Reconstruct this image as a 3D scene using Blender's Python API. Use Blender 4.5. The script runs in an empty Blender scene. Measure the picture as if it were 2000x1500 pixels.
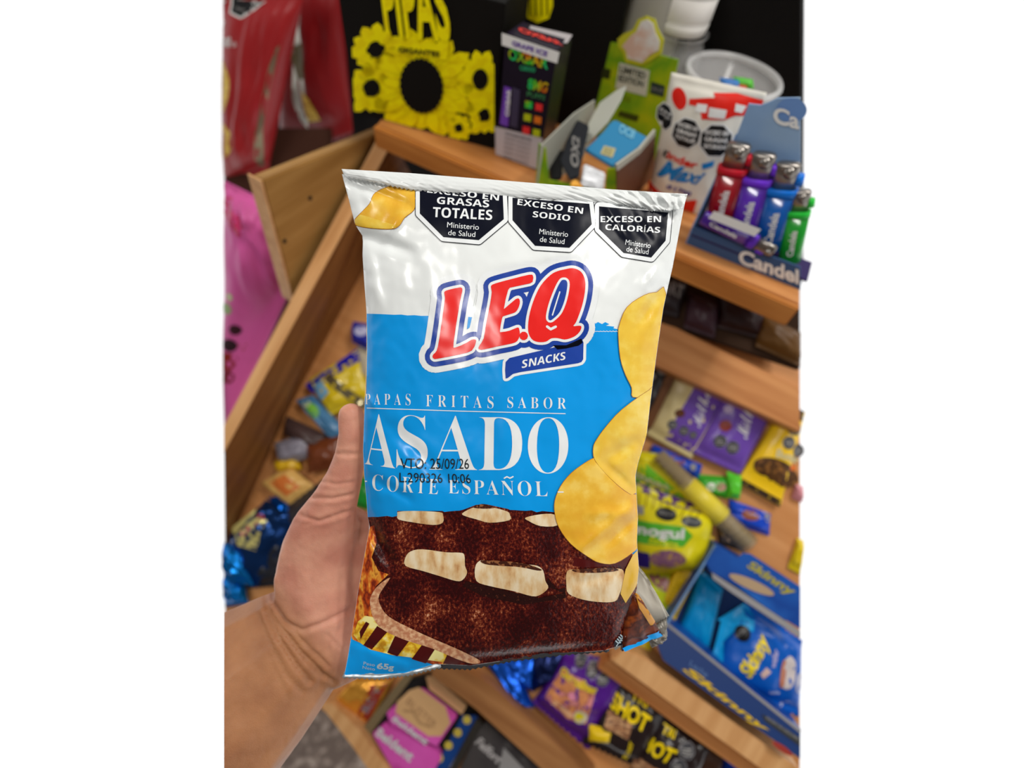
import bpy, bmesh, math, random
import numpy as np
from mathutils import Vector, Matrix, noise
from mathutils.geometry import delaunay_2d_cdt
random.seed(4)
S = bpy.context.scene
COL = S.collection

# ------------------------------------------------------------------ camera, world, lamps, exposure
U = np.array([130, 700, 1000.]); U /= np.linalg.norm(U)
X = np.array([3780, -2118, 1000.]); X -= X @ U * U; X /= np.linalg.norm(X)
Y = np.cross(U, X)
R = np.array([X, Y, U])                 # kiosk axes (x along the shelf, y away, z up) from camera axes
C = np.array([0, 0, 1.5]); FP = 1000.
cam = bpy.data.cameras.new('camera'); cam.sensor_width = 36; cam.lens = 18
cam.clip_start = .01
cam.dof.use_dof = True; cam.dof.focus_distance = .277; cam.dof.aperture_fstop = 3.5
co = bpy.data.objects.new('camera', cam); COL.objects.link(co)
co.matrix_world = Matrix.Translation(C) @ Matrix(R.tolist()).to_4x4()
S.camera = co
W = bpy.data.worlds.new('bright_shop'); S.world = W; W.use_nodes = True
W.node_tree.nodes['Background'].inputs[0].default_value = (1, 1, 1, 1)
W.node_tree.nodes['Background'].inputs[1].default_value = 1.0
S.view_settings.view_transform = 'Standard'; S.view_settings.look = 'None'
S.view_settings.exposure = .22; S.view_settings.gamma = 1; S.view_settings.use_curve_mapping = False

def area(name, loc, target, sx, sy, energy, col=(1, .97, .92)):
    l = bpy.data.lights.new(name, 'AREA'); l.shape = 'RECTANGLE'; l.size = sx; l.size_y = sy
    l.energy = energy; l.color = col
    o = bpy.data.objects.new(name, l); COL.objects.link(o); o.location = loc
    o.rotation_euler = (Vector(target) - Vector(loc)).to_track_quat('-Z', 'Y').to_euler()
    return o
area('ceiling_tube_lamp', (.30, .65, 2.85), (0, .35, 1.1), 1.2, .10, 12)
area('ceiling_tube_lamp', (-.55, -.75, 2.8), (0, .4, 1.2), .9, .12, 11)
area('spot_lamp', (.5, .7, 2.6), (0, .4, 1.1), .12, .12, 4.4)

# ------------------------------------------------------------------ helpers
def ray(px, py): return R @ np.array([(px - 1000) / FP, -(py - 750) / FP, -1.])
def atd(px, py, d): return C + ray(px, py) * d
def atz(px, py, z): r = ray(px, py); return C + r * (z - C[2]) / r[2]
def proj(p): q = R.T @ (np.array(p) - C); return 1000 + FP * q[0] / -q[2], 750 - FP * q[1] / -q[2]
def depth(p): return -(R.T @ (np.array(p) - C))[2]
class Plane:
    def __init__(s, p, n):
        s.p = np.array(p, float); s.n = np.array(n, float); s.n /= np.linalg.norm(s.n)
        if s.n @ (C - s.p) < 0: s.n = -s.n
    def at(s, px, py, off=0.):
        r = ray(px, py)
        return C + r * ((s.p + s.n * off - C) @ s.n) / (r @ s.n)
def homog(src, dst):
    A = []; b = []
    for (x, y), (u, v) in zip(src, dst):
        A += [[x, y, 1, 0, 0, 0, -u * x, -u * y], [0, 0, 0, x, y, 1, -v * x, -v * y]]; b += [u, v]
    h = np.linalg.solve(np.array(A, float), np.array(b, float))
    return np.append(h, 1).reshape(3, 3)
def happ(H, x, y):
    q = H @ np.array([x, y, 1.]); return q[0] / q[2], q[1] / q[2]
UNIT = [(0, 0), (1, 0), (1, 1), (0, 1)]      # top left, top right, bottom right, bottom left
def nz(x, y, z=0): return noise.noise((x, y, z))

def lin(c):
    c = c / 255.
    return c / 12.92 if c <= .04045 else ((c + .055) / 1.055) ** 2.4
MATS = {}
def rgb(r, g, b): return (lin(r), lin(g), lin(b), 1)
def mat(name, c, rough=.5, metal=0., spec=.3, bump=0., bscale=60, trans=0., mix=None, mscale=20, mdetail=4, mlo=.4, mhi=.6,
        stretch=(1, 1, 1), rot=None, coord='Object', coat=0., sss=0., alpha=1., low=None, nrough=.5):
    if name in MATS: return MATS[name]
    m = bpy.data.materials.new(name); m.use_nodes = True; nt = m.node_tree; P = nt.nodes['Principled BSDF']
    P.inputs['Base Color'].default_value = rgb(*c); P.inputs['Roughness'].default_value = rough
    P.inputs['Metallic'].default_value = metal; P.inputs['Specular IOR Level'].default_value = spec
    P.inputs['Transmission Weight'].default_value = trans; P.inputs['Coat Weight'].default_value = coat
    P.inputs['Coat Roughness'].default_value = .08
    P.inputs['Alpha'].default_value = alpha
    if sss: P.inputs['Subsurface Weight'].default_value = sss; P.inputs['Subsurface Radius'].default_value = (.006, .002, .001); P.inputs['Subsurface Scale'].default_value = 1
    tc = nt.nodes.new('ShaderNodeTexCoord'); src = tc.outputs[coord]
    if rot is not None:
        mp = nt.nodes.new('ShaderNodeMapping'); mp.inputs['Rotation'].default_value = Matrix(rot).to_euler(); nt.links.new(src, mp.inputs[0]); src = mp.outputs[0]
    if stretch != (1, 1, 1):
        mp = nt.nodes.new('ShaderNodeMapping'); mp.inputs['Scale'].default_value = stretch; nt.links.new(src, mp.inputs[0]); src = mp.outputs[0]
    if mix:
        n = nt.nodes.new('ShaderNodeTexNoise'); n.inputs['Scale'].default_value = mscale; n.inputs['Detail'].default_value = mdetail; n.inputs['Roughness'].default_value = nrough
        nt.links.new(src, n.inputs['Vector'])
        cr = nt.nodes.new('ShaderNodeValToRGB'); e = cr.color_ramp.elements
        cols = [c] + (mix if isinstance(mix, list) else [mix])
        e[0].position = mlo; e[0].color = rgb(*cols[0]); e[1].position = mhi; e[1].color = rgb(*cols[-1])
        for i, cc in enumerate(cols[1:-1]):
            k = e.new(mlo + (mhi - mlo) * (i + 1) / (len(cols) - 1)); k.color = rgb(*cc)
        nt.links.new(n.outputs['Fac'], cr.inputs[0]); nt.links.new(cr.outputs[0], P.inputs['Base Color'])
        if low:          # broad patches shift the fine speckle, so light grains gather in places
            nl = nt.nodes.new('ShaderNodeTexNoise'); nl.inputs['Scale'].default_value = low[0]; nl.inputs['Detail'].default_value = 2; nt.links.new(src, nl.inputs['Vector'])
            mm = nt.nodes.new('ShaderNodeMath'); mm.operation = 'MULTIPLY_ADD'; nt.links.new(nl.outputs['Fac'], mm.inputs[0]); mm.inputs[1].default_value = low[1]; mm.inputs[2].default_value = -.5 * low[1]
            ad = nt.nodes.new('ShaderNodeMath'); ad.operation = 'ADD'; nt.links.new(n.outputs['Fac'], ad.inputs[0]); nt.links.new(mm.outputs[0], ad.inputs[1]); nt.links.new(ad.outputs[0], cr.inputs[0])
    if bump:
        n2 = nt.nodes.new('ShaderNodeTexNoise'); n2.inputs['Scale'].default_value = bscale; n2.inputs['Detail'].default_value = 3
        nt.links.new(src, n2.inputs['Vector'])
        b = nt.nodes.new('ShaderNodeBump'); b.inputs['Strength'].default_value = min(1, bump); b.inputs['Distance'].default_value = .001 * max(1, bump)
        nt.links.new(n2.outputs['Fac'], b.inputs['Height']); nt.links.new(b.outputs[0], P.inputs['Normal'])
    MATS[name] = m
    return m
def film(c, rough=.3, bump=.6, key=''):      # printed plastic film
    return mat('film_%d_%d_%d_%s' % (*c, key), c, rough, spec=.4, bump=bump, bscale=70)
def foil(c, rough=.22):
    return mat('foil_%d_%d_%d' % c, c, rough, metal=.75, spec=.5, bump=1, bscale=55)
def ink(c, rough=.35): return mat('ink_%d_%d_%d' % c, c, rough, spec=.3)
def card(c): return mat('card_%d_%d_%d' % c, c, .6, spec=.2, bump=.1, bscale=200)
WHITE = ink((236, 236, 234)); BLACK = ink((18, 18, 22)); YEL = ink((250, 226, 0)); GREY = ink((150, 148, 146))

def finish(o, label=None, cat=None, group=None, kind=None, parent=None):
    if label: o['label'] = label
    if cat: o['category'] = cat
    if group: o['group'] = group
    if kind: o['kind'] = kind
    if parent is not None: o.parent = parent; o.matrix_parent_inverse = parent.matrix_world.inverted()
    return o
def mesh_obj(name, verts, faces, mats, midx=None, uvs=None, smooth=True, parent=None, **k):
    V = np.array(verts, float); base = V.mean(0)
    if len(V): base = np.array([(V[:, 0].min() + V[:, 0].max()) / 2, (V[:, 1].min() + V[:, 1].max()) / 2, V[:, 2].min()])
    me = bpy.data.meshes.new(name); me.from_pydata((V - base).tolist(), [], faces)
    for m in (mats if isinstance(mats, (list, tuple)) else [mats]): me.materials.append(m)
    if midx is not None: me.polygons.foreach_set('material_index', midx)
    me.polygons.foreach_set('use_smooth', [smooth] * len(faces))
    if uvs is not None:
        uv = me.uv_layers.new(name='UVMap'); li = np.empty(len(me.loops), int); me.loops.foreach_get('vertex_index', li)
        uv.data.foreach_set('uv', np.array(uvs)[li].ravel())
    me.update()
    o = bpy.data.objects.new(name, me); COL.objects.link(o); o.location = base
    if parent is not None:
        o.parent = parent; o.location = base - np.array(parent.location)
    for a, b in k.items():
        if b: o[{'cat': 'category'}.get(a, a)] = b
    return o
def outward(verts, faces):
    bm = bmesh.new(); vs = [bm.verts.new(v) for v in verts]
    for f in faces:
        try: bm.faces.new([vs[i] for i in f])
        except ValueError: pass
    bmesh.ops.recalc_face_normals(bm, faces=bm.faces)
    bm.verts.index_update()
    out = [tuple(v.index for v in f.verts) for f in bm.faces]; V = [tuple(v.co) for v in bm.verts]; bm.free()
    return V, out
def solid(name, top, bottom, m, bevel=.0015, **k):     # prism between two rings of 3-D points
    n = len(top); verts = [tuple(p) for p in top] + [tuple(p) for p in bottom]
    faces = [tuple(range(n)), tuple(range(2 * n - 1, n - 1, -1))] + [(i, i + n, (i + 1) % n + n, (i + 1) % n) for i in range(n)]
    verts, faces = outward(verts, faces)
    if bevel:
        bm = bmesh.new(); vs = [bm.verts.new(v) for v in verts]
        for f in faces: bm.faces.new([vs[i] for i in f])
        bmesh.ops.bevel(bm, geom=bm.edges[:], offset=bevel, segments=2, affect='EDGES', clamp_overlap=True)
        bm.verts.index_update(); verts = [tuple(v.co) for v in bm.verts]; faces = [tuple(v.index for v in f.verts) for f in bm.faces]; bm.free()
    return mesh_obj(name, verts, faces, m, smooth=False, **k)
def slab(name, pts, plane, thick, m, off=0., **k):    # pts seen in the photo, on a real plane, extruded away behind it
    t = [plane.at(x, y, off) for x, y in pts]; return solid(name, t, [p - plane.n * thick for p in t], m, **k)
def tube(name, p0, p1, r0, r1, m, seg=28, caps=True, **k):
    p0 = Vector(p0); p1 = Vector(p1); d = (p1 - p0).normalized(); a = d.orthogonal().normalized(); b = d.cross(a)
    prof = [(0, r0 * .0), (0, r0), (1, r1), (1, 0)] if caps else [(0, r0), (1, r1)]
    return lathe(name, p0, p1 - p0, prof, m, seg, **k)
def lathe(name, p0, axis, prof, m, seg=32, **k):       # prof: (t along axis, radius)
    p0 = Vector(p0); axis = Vector(axis); d = axis.normalized(); a = d.orthogonal().normalized(); b = d.cross(a)
    V = []; F = []
    for t, r in prof:
        for i in range(seg):
            g = 2 * math.pi * i / seg; V.append(tuple(p0 + axis * t + (a * math.cos(g) + b * math.sin(g)) * r))
    for j in range(len(prof) - 1):
        for i in range(seg): F.append((j * seg + i, j * seg + (i + 1) % seg, (j + 1) * seg + (i + 1) % seg, (j + 1) * seg + i))
    return mesh_obj(name, V, F, m, **k)

# ---- letters: serif, italic, script and bold sans shapes come from the built-in font's mathematical letters
def _map(s, up, lo, dg=None):
    o = ''
    for c in s:
        if 'A' <= c <= 'Z' and up: o += chr(up + ord(c) - 65)
        elif 'a' <= c <= 'z' and lo: o += chr(lo + ord(c) - 97)
        elif '0' <= c <= '9' and dg: o += chr(dg + ord(c) - 48)
        else: o += c
    return o
def serif(s): return '\x03' + _map(s, 0x1D400, 0x1D41A, 0x1D7CE)
def ital(s): return '\x02' + s
def scr(s): return _map(s, 0x1D4D0, 0x1D4EA)
def bold(s): return '\x01' + s
def boldx(s): return _map(s, 0x1D5D4, 0x1D5EE, 0x1D7EC)
def bobl(s): return _map(s, 0x1D63C, 0x1D656)
TXT = {}
TC = bpy.data.curves.new('letters', 'FONT'); TC.resolution_u = 3; TC.space_line = .95; TC.align_x = 'CENTER'; TO = bpy.data.objects.new('letters', TC)
def text2d(body, spacing=1., lines=1.):
    k = (body, spacing)
    if k in TXT: return TXT[k]
    TC.offset = .034 if body[0] in '\x01\x02' else -.012 if body[0] == '\x03' else 0; TC.shear = .3 if body[0] == '\x02' else 0
    TC.resolution_u = 7 if body[0] == '\x03' else 4
    TC.body = body.lstrip('\x01\x02\x03'); TC.space_character = spacing; me = TO.to_mesh()
    v = np.array([(q.co.x, q.co.y) for q in me.vertices]); f = [tuple(p.vertices) for p in me.polygons]
    TO.to_mesh_clear()
    if len(v):
        lo = v.min(0); hi = v.max(0); v = (v - lo) / np.maximum(hi - lo, 1e-6); v[:, 1] = 1 - v[:, 1]
    TXT[k] = (v, f); return TXT[k]

class Deco:
    """flat print laid on a surface: surf(px, py, offset) -> 3-D point"""
    def __init__(s, surf, step=None, gap=.00012, clip=None):
        s.clip = clip; s.diag = False; s.g0 = 0.; s.f = surf; s.step = step; s.gap = gap; s.V = []; s.F = []; s.I = []; s.UV = []; s.m = []
    def _one(s, p):
        V = [Vector(q) for q in p]; E = []; st = s.step; x0 = min(q[0] for q in p) - .5; x1 = max(q[0] for q in p) + .5; y0 = min(q[1] for q in p) - .5; y1 = max(q[1] for q in p) + .5
        def seg(a, b): V.extend((Vector(a), Vector(b))); E.append((len(V) - 2, len(V) - 1))
        for k in range(math.ceil(x0 / st), math.floor(x1 / st) + 1): seg((k * st, y0), (k * st, y1))
        for k in range(math.ceil(y0 / st), math.floor(y1 / st) + 1): seg((x0, k * st), (x1, k * st))
        if s.diag:
            for k in range(math.ceil((x0 - y1) / st), math.floor((x1 - y0) / st) + 1):
                a = max(x0, y0 + k * st); b = min(x1, y1 + k * st)
                if b > a: seg((a, a - k * st), (b, b - k * st))
        return delaunay_2d_cdt(V, E, [list(range(len(p)))], 0, 1e-4)
    def _add(s, v2, faces, m, layer):
        v2 = [(float(a), float(b)) for a, b in v2]
        F = []
        for f in faces:
            f = list(f); F.append(f[::-1] if sum(v2[f[i - 1]][0] * v2[f[i]][1] - v2[f[i]][0] * v2[f[i - 1]][1] for i in range(len(f))) < 0 else f)
        V = [Vector(p) for p in v2]; E = []
        if s.step:     # every layer is cut along the same grid lines (and diagonals), so that all fold alike
            x0 = min(p[0] for p in v2) - .5; x1 = max(p[0] for p in v2) + .5; y0 = min(p[1] for p in v2) - .5; y1 = max(p[1] for p in v2) + .5; st = s.step
            def seg(a, b): V.extend((Vector(a), Vector(b))); E.append((len(V) - 2, len(V) - 1))
            for k in range(math.ceil(x0 / st), math.floor(x1 / st) + 1): seg((k * st, y0), (k * st, y1))
            for k in range(math.ceil(y0 / st), math.floor(y1 / st) + 1): seg((x0, k * st), (x1, k * st))
            if s.diag:
                for k in range(math.ceil((x0 - y1) / st), math.floor((x1 - y0) / st) + 1):
                    a = max(x0, y0 + k * st); b = min(x1, y1 + k * st)
                    if b > a: seg((a, a - k * st), (b, b - k * st))
        def ar(P, f): return .5 * sum(P[f[i - 1]][0] * P[f[i]][1] - P[f[i]][0] * P[f[i - 1]][1] for i in range(len(f)))
        tot = [ar(v2, f) for f in F]; F = [f for f, t in zip(F, tot) if t > 1e-3]
        r = delaunay_2d_cdt(V, E, F, 0, 1e-4); tri = [f for f, o_ in zip(r[2], r[5]) if o_]; P = r[0]
        if sum(abs(ar(P, f)) for f in tri) > 1.12 * sum(tot):      # a sliver let the fill leak out: cut each face on its own
            P = []; tri = []
            for f in F:
                r = delaunay_2d_cdt(V, E, [f], 0, 1e-4) if not s.step else s._one([v2[i] for i in f])
                k = len(P); P += list(r[0]); tri += [[i + k for i in g] for g, o_ in zip(r[2], r[5]) if o_]
            r = (P,)
        use = sorted({i for f in tri for i in f}); new = {a: b for b, a in enumerate(use)}
        bm = bmesh.new(); vs = [bm.verts.new((*r[0][i], 0)) for i in use]
        for f in tri:
            try: bm.faces.new([vs[new[i]] for i in f])
            except ValueError: pass
        if s.clip:
            for k, no in ((s.clip[0], (-1, 0, 0)), (s.clip[1], (1, 0, 0))): bmesh.ops.bisect_plane(bm, geom=bm.verts[:] + bm.edges[:] + bm.faces[:], dist=1e-4, plane_co=(k, 0, 0), plane_no=no, clear_outer=True)
        bm.verts.index_update(); n0 = len(s.V)
        if m not in s.m: s.m.append(m)
        mi = s.m.index(m)
        for v in bm.verts:
            s.V.append(tuple(s.f(v.co.x, v.co.y, s.gap * (layer + 1) + s.g0))); s.UV.append((v.co.x / 100, v.co.y / 100))
        for f in bm.faces:
            idx = [v.index + n0 for v in f.verts]; p = [Vector(s.V[i]) for i in idx]
            n = (p[1] - p[0]).cross(p[2] - p[0])
            if n.dot(Vector(C) - p[0]) < 0: idx.reverse()
            s.F.append(tuple(idx)); s.I.append(mi)
        bm.free(); return s
    def poly(s, pts, m, layer=0): return s._add(pts, [range(len(pts))], m, layer)
    def disc(s, cx, cy, rx, ry, m, layer=0, a=0., n=24, jag=0., k=1.):
        pts = []
        for i in range(n):
            g = 2 * math.pi * i / n; q = 1 + (jag if i % 2 else -jag)
            x, y = rx * q * math.cos(g), ry * q * math.sin(g); pts.append((cx + x * math.cos(a) - y * math.sin(a), cy + x * math.sin(a) + y * math.cos(a)))
        return s.poly(pts, m, layer)
    def union(s, polys, m, layer=0):
        V = []; F = []
        for p in polys: F.append(range(len(V), len(V) + len(p))); V += [(q[0], q[1]) for q in p]
        return s._add(V, F, m, layer)
    def outline(s, pts, w, closed=True):
        n = len(pts); P = []
        for i in range(n if closed else n - 1):
            a = np.array(pts[i], float); b = np.array(pts[(i + 1) % n], float); d = b - a; L = np.hypot(*d)
            if L < 1e-6: continue
            q = np.array([-d[1], d[0]]) / L * w; P.append([a + q, b + q, b - q, a - q])
        k = 14 if w > 6 else 8
        for p in pts: P.append([(p[0] + w * math.cos((g + .37) * 2 * math.pi / k), p[1] + w * math.sin((g + .37) * 2 * math.pi / k)) for g in range(k)])
        return P
    def stroke(s, pts, w, m, layer=0, closed=True): return s.union(s.outline(pts, w, closed), m, layer)
    def strokes(s, shapes, w, m, layer=0, extra=()):
        P = [list(e) for e in extra]
        for p in shapes: P += s.outline(p, w) + [list(p)]
        return s.union(P, m, layer)
    def text(s, body, quad, m, layer=1, spacing=1.):
        v, f = text2d(body, spacing)
        if not len(v): return s
        H = homog(UNIT, quad)
        return s._add([happ(H, *p) for p in v], f, m, layer)
    def tline(s, body, x0, y0, x1, y1, h, m, layer=1, spacing=1.):     # baseline from (x0,y0) to (x1,y1), capital height h
        d = np.array([x1 - x0, y1 - y0], float); L = np.hypot(*d); nrm = np.array([d[1], -d[0]]) / L * h
        a = np.array([x0, y0]); b = np.array([x1, y1])
        return s.text(body, [tuple(a + nrm), tuple(b + nrm), tuple(b), tuple(a)], m, layer, spacing)
    def build(s, name, parent, **k):
        if not s.V: return None
        return mesh_obj(name, s.V, s.F, s.m, s.I, s.UV, True, parent=parent, **k)

class Pillow:
    """a filled wrapper lying on / standing in a plane; quad = its corners (top left, top right, bottom right, bottom left)"""
    def __init__(s, quad, plane, T=.008, base=0., wr=.0012, seal=.09, ws=14., pw=.5):
        s.q = quad; s.pl = plane; s.T = T; s.b = base; s.wr = wr; s.seal = seal; s.ws = ws; s.pw = pw; s.seed = random.random() * 50
        s.H = homog(quad, UNIT); s.Hi = homog(UNIT, quad)
    def h(s, u, v):
        u = min(1, max(0, u)); v = min(1, max(0, v)); e = s.seal
        vv = min(1, max(0, (v - e) / (1 - 2 * e)))
        a = max(0, 1 - abs(2 * u - 1) ** 2.5) ** s.pw * max(0, 1 - abs(2 * vv - 1) ** 3) ** s.pw
        w = nz(u * s.ws * .35, v * s.ws * .35, s.seed) + .5 * nz(u * s.ws, v * s.ws * .6, s.seed + 9)
        r = .0005 * math.sin(v * 260) if (v < e or v > 1 - e) else 0
        return .0012 + s.T * a + s.wr * w * (.25 + a) + r + .001 * (1 - a) * nz(u * 5, v * 5, s.seed + 3)
    def at(s, px, py, off=0.):
        u, v = happ(s.H, px, py)
        return s.pl.at(px, py, s.b) + s.pl.n * (s.h(u, v) + off)
    def build(s, name, m, label=None, cat=None, group=None, nu=22, nv=30, zig=.012, parent=None):
        V = []; F = []
        def edge(u, v):
            k = zig if v in (0, 1) else 0
            return v + (k * (1 if int(round(u * nu)) % 2 else -1))
        for side in (0, 1):
            for j in range(nv + 1):
                for i in range(nu + 1):
                    u, v = i / nu, j / nv; v2 = edge(u, v)
                    wob = .012 * nz(v * 4, s.seed, i) * (1 if i in (0, nu) else 0)
                    x, y = happ(s.Hi, u + wob, v2); p = s.pl.at(x, y, s.b)
                    V.append(p + s.pl.n * (s.h(u, v) if side == 0 else .0002))
        n1 = (nu + 1) * (nv + 1)
        for j in range(nv):
            for i in range(nu):
                a = j * (nu + 1) + i; F.append((a, a + nu + 1, a + nu + 2, a + 1)); F.append((n1 + a, n1 + a + 1, n1 + a + nu + 2, n1 + a + nu + 1))
        ring = [i for i in range(nu + 1)] + [j * (nu + 1) + nu for j in range(1, nv + 1)] + [nv * (nu + 1) + i for i in range(nu - 1, -1, -1)] + [j * (nu + 1) for j in range(nv - 1, 0, -1)]
        for a, b in zip(ring, ring[1:] + ring[:1]): F.append((a, b, b + n1, a + n1))
        s.o = mesh_obj(name, V, F, m, label=label, cat=cat, group=group, parent=parent)
        s.mid = s.o; return s.o
    def deco(s, step=9, clip=None): return Deco(s.at, step, .00025, clip)
    def uv(s, pts): return [happ(s.Hi, *p) for p in pts]        # print positions given in the wrapper's own 0..1 frame
def octa(d, cx, cy, r, layer=2, a=0., lines=None, sq=1.):
    p = lambda q: [(cx + q * math.cos(a + math.pi / 8 + i * math.pi / 4), cy + q * sq * math.sin(a + math.pi / 8 + i * math.pi / 4)) for i in range(8)]
    if r < 17:
        d.poly(p(r * 1.12), ink((128, 126, 130)), layer); d.poly(p(r), ink((54, 54, 60)), layer + 1)
        for t in (-.35, 0, .35): d.stroke([(cx - .6 * r, cy + t * r), (cx + .6 * r, cy + t * r + r * .1)], r * .09, GREY, layer + 2, False)
        return
    d.poly(p(r * 1.12), WHITE, layer); d.poly(p(r), BLACK, layer + 1)
    if lines:
        ca, sa = math.cos(a), math.sin(a); n = len(lines)
        for i, t in enumerate(lines):
            yy = (-.35 + .42 * i) * r; w = r * .72
            x0, y0 = cx - w * ca - yy * sa, cy - w * sa + yy * ca; x1, y1 = cx + w * ca - yy * sa, cy + w * sa + yy * ca
            d.tline(bold(t), x0, y0, x1, y1, r * .28, WHITE, layer + 2)

# ------------------------------------------------------------------ planes of the kiosk
ns = np.array([0, -.549065, .83578])                    # normal of the sloping trays
TRAY = Plane(atd(1000, 900, .66), ns)
ZS = 1.1837                                             # top of the shelf
SHELF = Plane([0, 0, ZS], [0, 0, 1])
sdir = np.array([0, -.83578, -.549065])
rx = Matrix(((1, 0, 0), (0, 1, 0), (0, 0, 1)))
def grain(along):
    a = Vector(along).normalized(); b = a.orthogonal().normalized(); c = a.cross(b); return (a, b, c)
def wood(name, c1, c2, along, rough=.45):
    return mat(name, c1, rough, mix=[tuple((a + b) // 2 for a, b in zip(c1, c2)), c2], mscale=5, mlo=.33, mhi=.67, rot=grain(along), stretch=(1.2, 16, 16), bump=.12, bscale=30, spec=.3)
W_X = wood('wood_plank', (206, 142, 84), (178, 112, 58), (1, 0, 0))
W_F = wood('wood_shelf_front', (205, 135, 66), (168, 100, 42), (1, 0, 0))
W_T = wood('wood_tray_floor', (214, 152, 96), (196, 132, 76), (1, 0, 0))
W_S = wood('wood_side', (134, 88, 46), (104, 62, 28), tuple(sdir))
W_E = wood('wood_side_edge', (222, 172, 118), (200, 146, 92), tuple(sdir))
W_P = wood('plywood_panel', (176, 134, 76), (150, 108, 54), (0, 1, 0))
DARKW = mat('dark_back_board', (20, 18, 17), .8, spec=.08)

# ------------------------------------------------------------------ setting
wall = Plane([0, .66, 1.3], [0, -1, 0])
slab('wall_back', [(438, -60), (1563, -60), (1563, 560), (438, 560)], wall, .02, DARKW, kind='structure')
fl = Plane([0, 0, 0], [0, 0, 1])
TERR = mat('terrazzo', (112, 98, 90), .5, mix=[(120, 106, 98), (150, 136, 126), (188, 174, 164)], mscale=55, mlo=.42, mhi=.68, bump=.1)
slab('floor', [(440, 1250), (800, 1250), (900, 1520), (440, 1520)], fl, .03, TERR, kind='structure')
CEIL = mat('ceiling_grey', (150, 148, 144), .9, spec=.05)
mesh_obj('ceiling_unseen', [(-5, -5, 2.95), (5, -5, 2.95), (5, 5, 2.95), (-5, 5, 2.95), (-5, -5, 3.0), (5, -5, 3.0), (5, 5, 3.0), (-5, 5, 3.0)], [(0, 1, 2, 3), (7, 6, 5, 4), (0, 4, 5, 1), (1, 5, 6, 2), (2, 6, 7, 3), (3, 7, 4, 0)], CEIL, smooth=False, kind='structure')  # out of view, added to hold back the white world's light from above
# unseen shop floor and wall behind the camera, added to block light from there
mesh_obj('floor_unseen', [(-5, -5, -.03), (5, -5, -.03), (5, -.8, -.03), (-5, -.8, -.03), (-5, -5, 0), (5, -5, 0), (5, -.8, 0), (-5, -.8, 0)], [(3, 2, 1, 0), (4, 5, 6, 7), (0, 1, 5, 4), (1, 2, 6, 5), (2, 3, 7, 6), (3, 0, 4, 7)], TERR, smooth=False, kind='structure')
mesh_obj('wall_unseen', [(-5, -2.6, 0), (5, -2.6, 0), (5, -2.6, 2.95), (-5, -2.6, 2.95), (-5, -2.7, 0), (5, -2.7, 0), (5, -2.7, 2.95), (-5, -2.7, 2.95)], [(3, 2, 1, 0), (4, 5, 6, 7), (0, 1, 5, 4), (1, 2, 6, 5), (2, 3, 7, 6), (3, 0, 4, 7)], mat('unseen_wall', (128, 122, 116), .9, spec=.05), smooth=False, kind='structure')
slab('wall_left', [(438, 250), (640, 250), (640, 900), (438, 900)], Plane(atd(500, 560, .98), [.3, -.8, .5]), .02, mat('dark_kiosk_side', (66, 40, 30), .7, spec=.1), kind='structure')
slab('trim_tray_floor', [(700, 350), (1563, 560), (1563, 1520), (742, 1520), (650, 1400), (438, 1230), (438, 930), (600, 560)], TRAY, .012, W_T, kind='structure')

# the shelf board, its front edge a lipping of its own
SF = [atz(735, 243, ZS), atz(1563, 597, ZS)]
shelf_back = [SF[1] + np.array([.03, .2, 0]), SF[0] + np.array([-.04, .22, 0])]
sh = solid('shelf', [SF[0], SF[1]] + [np.array([*atz(1563, 330, ZS)]), np.array([-.47, .655, ZS])], [p - np.array([0, 0, .021]) for p in [SF[0], SF[1], atz(1563, 330, ZS), np.array([-.47, .655, ZS])]], W_X,
     label='upper wooden shelf board carrying the boxes, pouch and lighter display', cat='shelf')
o = solid('front_lipping', [SF[0] + [0, -.006, .0005], SF[1] + [0, -.006, .0005], SF[1] + [0, .0, .0005], SF[0] + [0, 0, .0005]],
      [SF[0] + [0, -.006, -.024], SF[1] + [0, -.006, -.024], SF[1] + [0, 0, -.024], SF[0] + [0, 0, -.024]], W_F)
o.parent = sh; o.location = o.location - sh.location

# long sloping side board on the left and the plywood panel beyond it
T1, T2 = (748, 268), (438, 836)
TOPP = Plane(TRAY.p + TRAY.n * .105, ns)
a0, a1 = TOPP.at(772, 268), TOPP.at(438, 884)
b0, b1 = TRAY.at(712, 455), TRAY.at(438, 1085)
e0, e1 = TOPP.at(742, 262), TOPP.at(438, 832)
q0, q1 = e0 - TRAY.n * .11, e1 - TRAY.n * .11
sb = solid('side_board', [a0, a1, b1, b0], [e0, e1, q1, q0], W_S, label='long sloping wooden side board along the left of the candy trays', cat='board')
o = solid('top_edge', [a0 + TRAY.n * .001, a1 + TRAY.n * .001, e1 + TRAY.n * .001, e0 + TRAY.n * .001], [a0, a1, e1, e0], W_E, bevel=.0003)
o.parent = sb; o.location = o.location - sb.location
pp = Plane(TOPP.at(571, 560) + np.array([-.004, 0, 0]), [1, 0, 0])
pts = [(512, 352), (762, 250), (740, 330), (575, 590)]
panel = slab('plywood_panel', pts, pp, .014, W_P, label='upright plywood side panel with two screw holes beside the red bags', cat='panel')
HOLE = mat('screw_hole', (40, 28, 18), .8)
for hx, hy in ((606, 387), (556, 471)):
    c = pp.at(hx, hy, .0003); tube('screw', c - pp.n * .003, c + pp.n * .0005, .0034, .0026, HOLE, seg=14, parent=panel)
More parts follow.
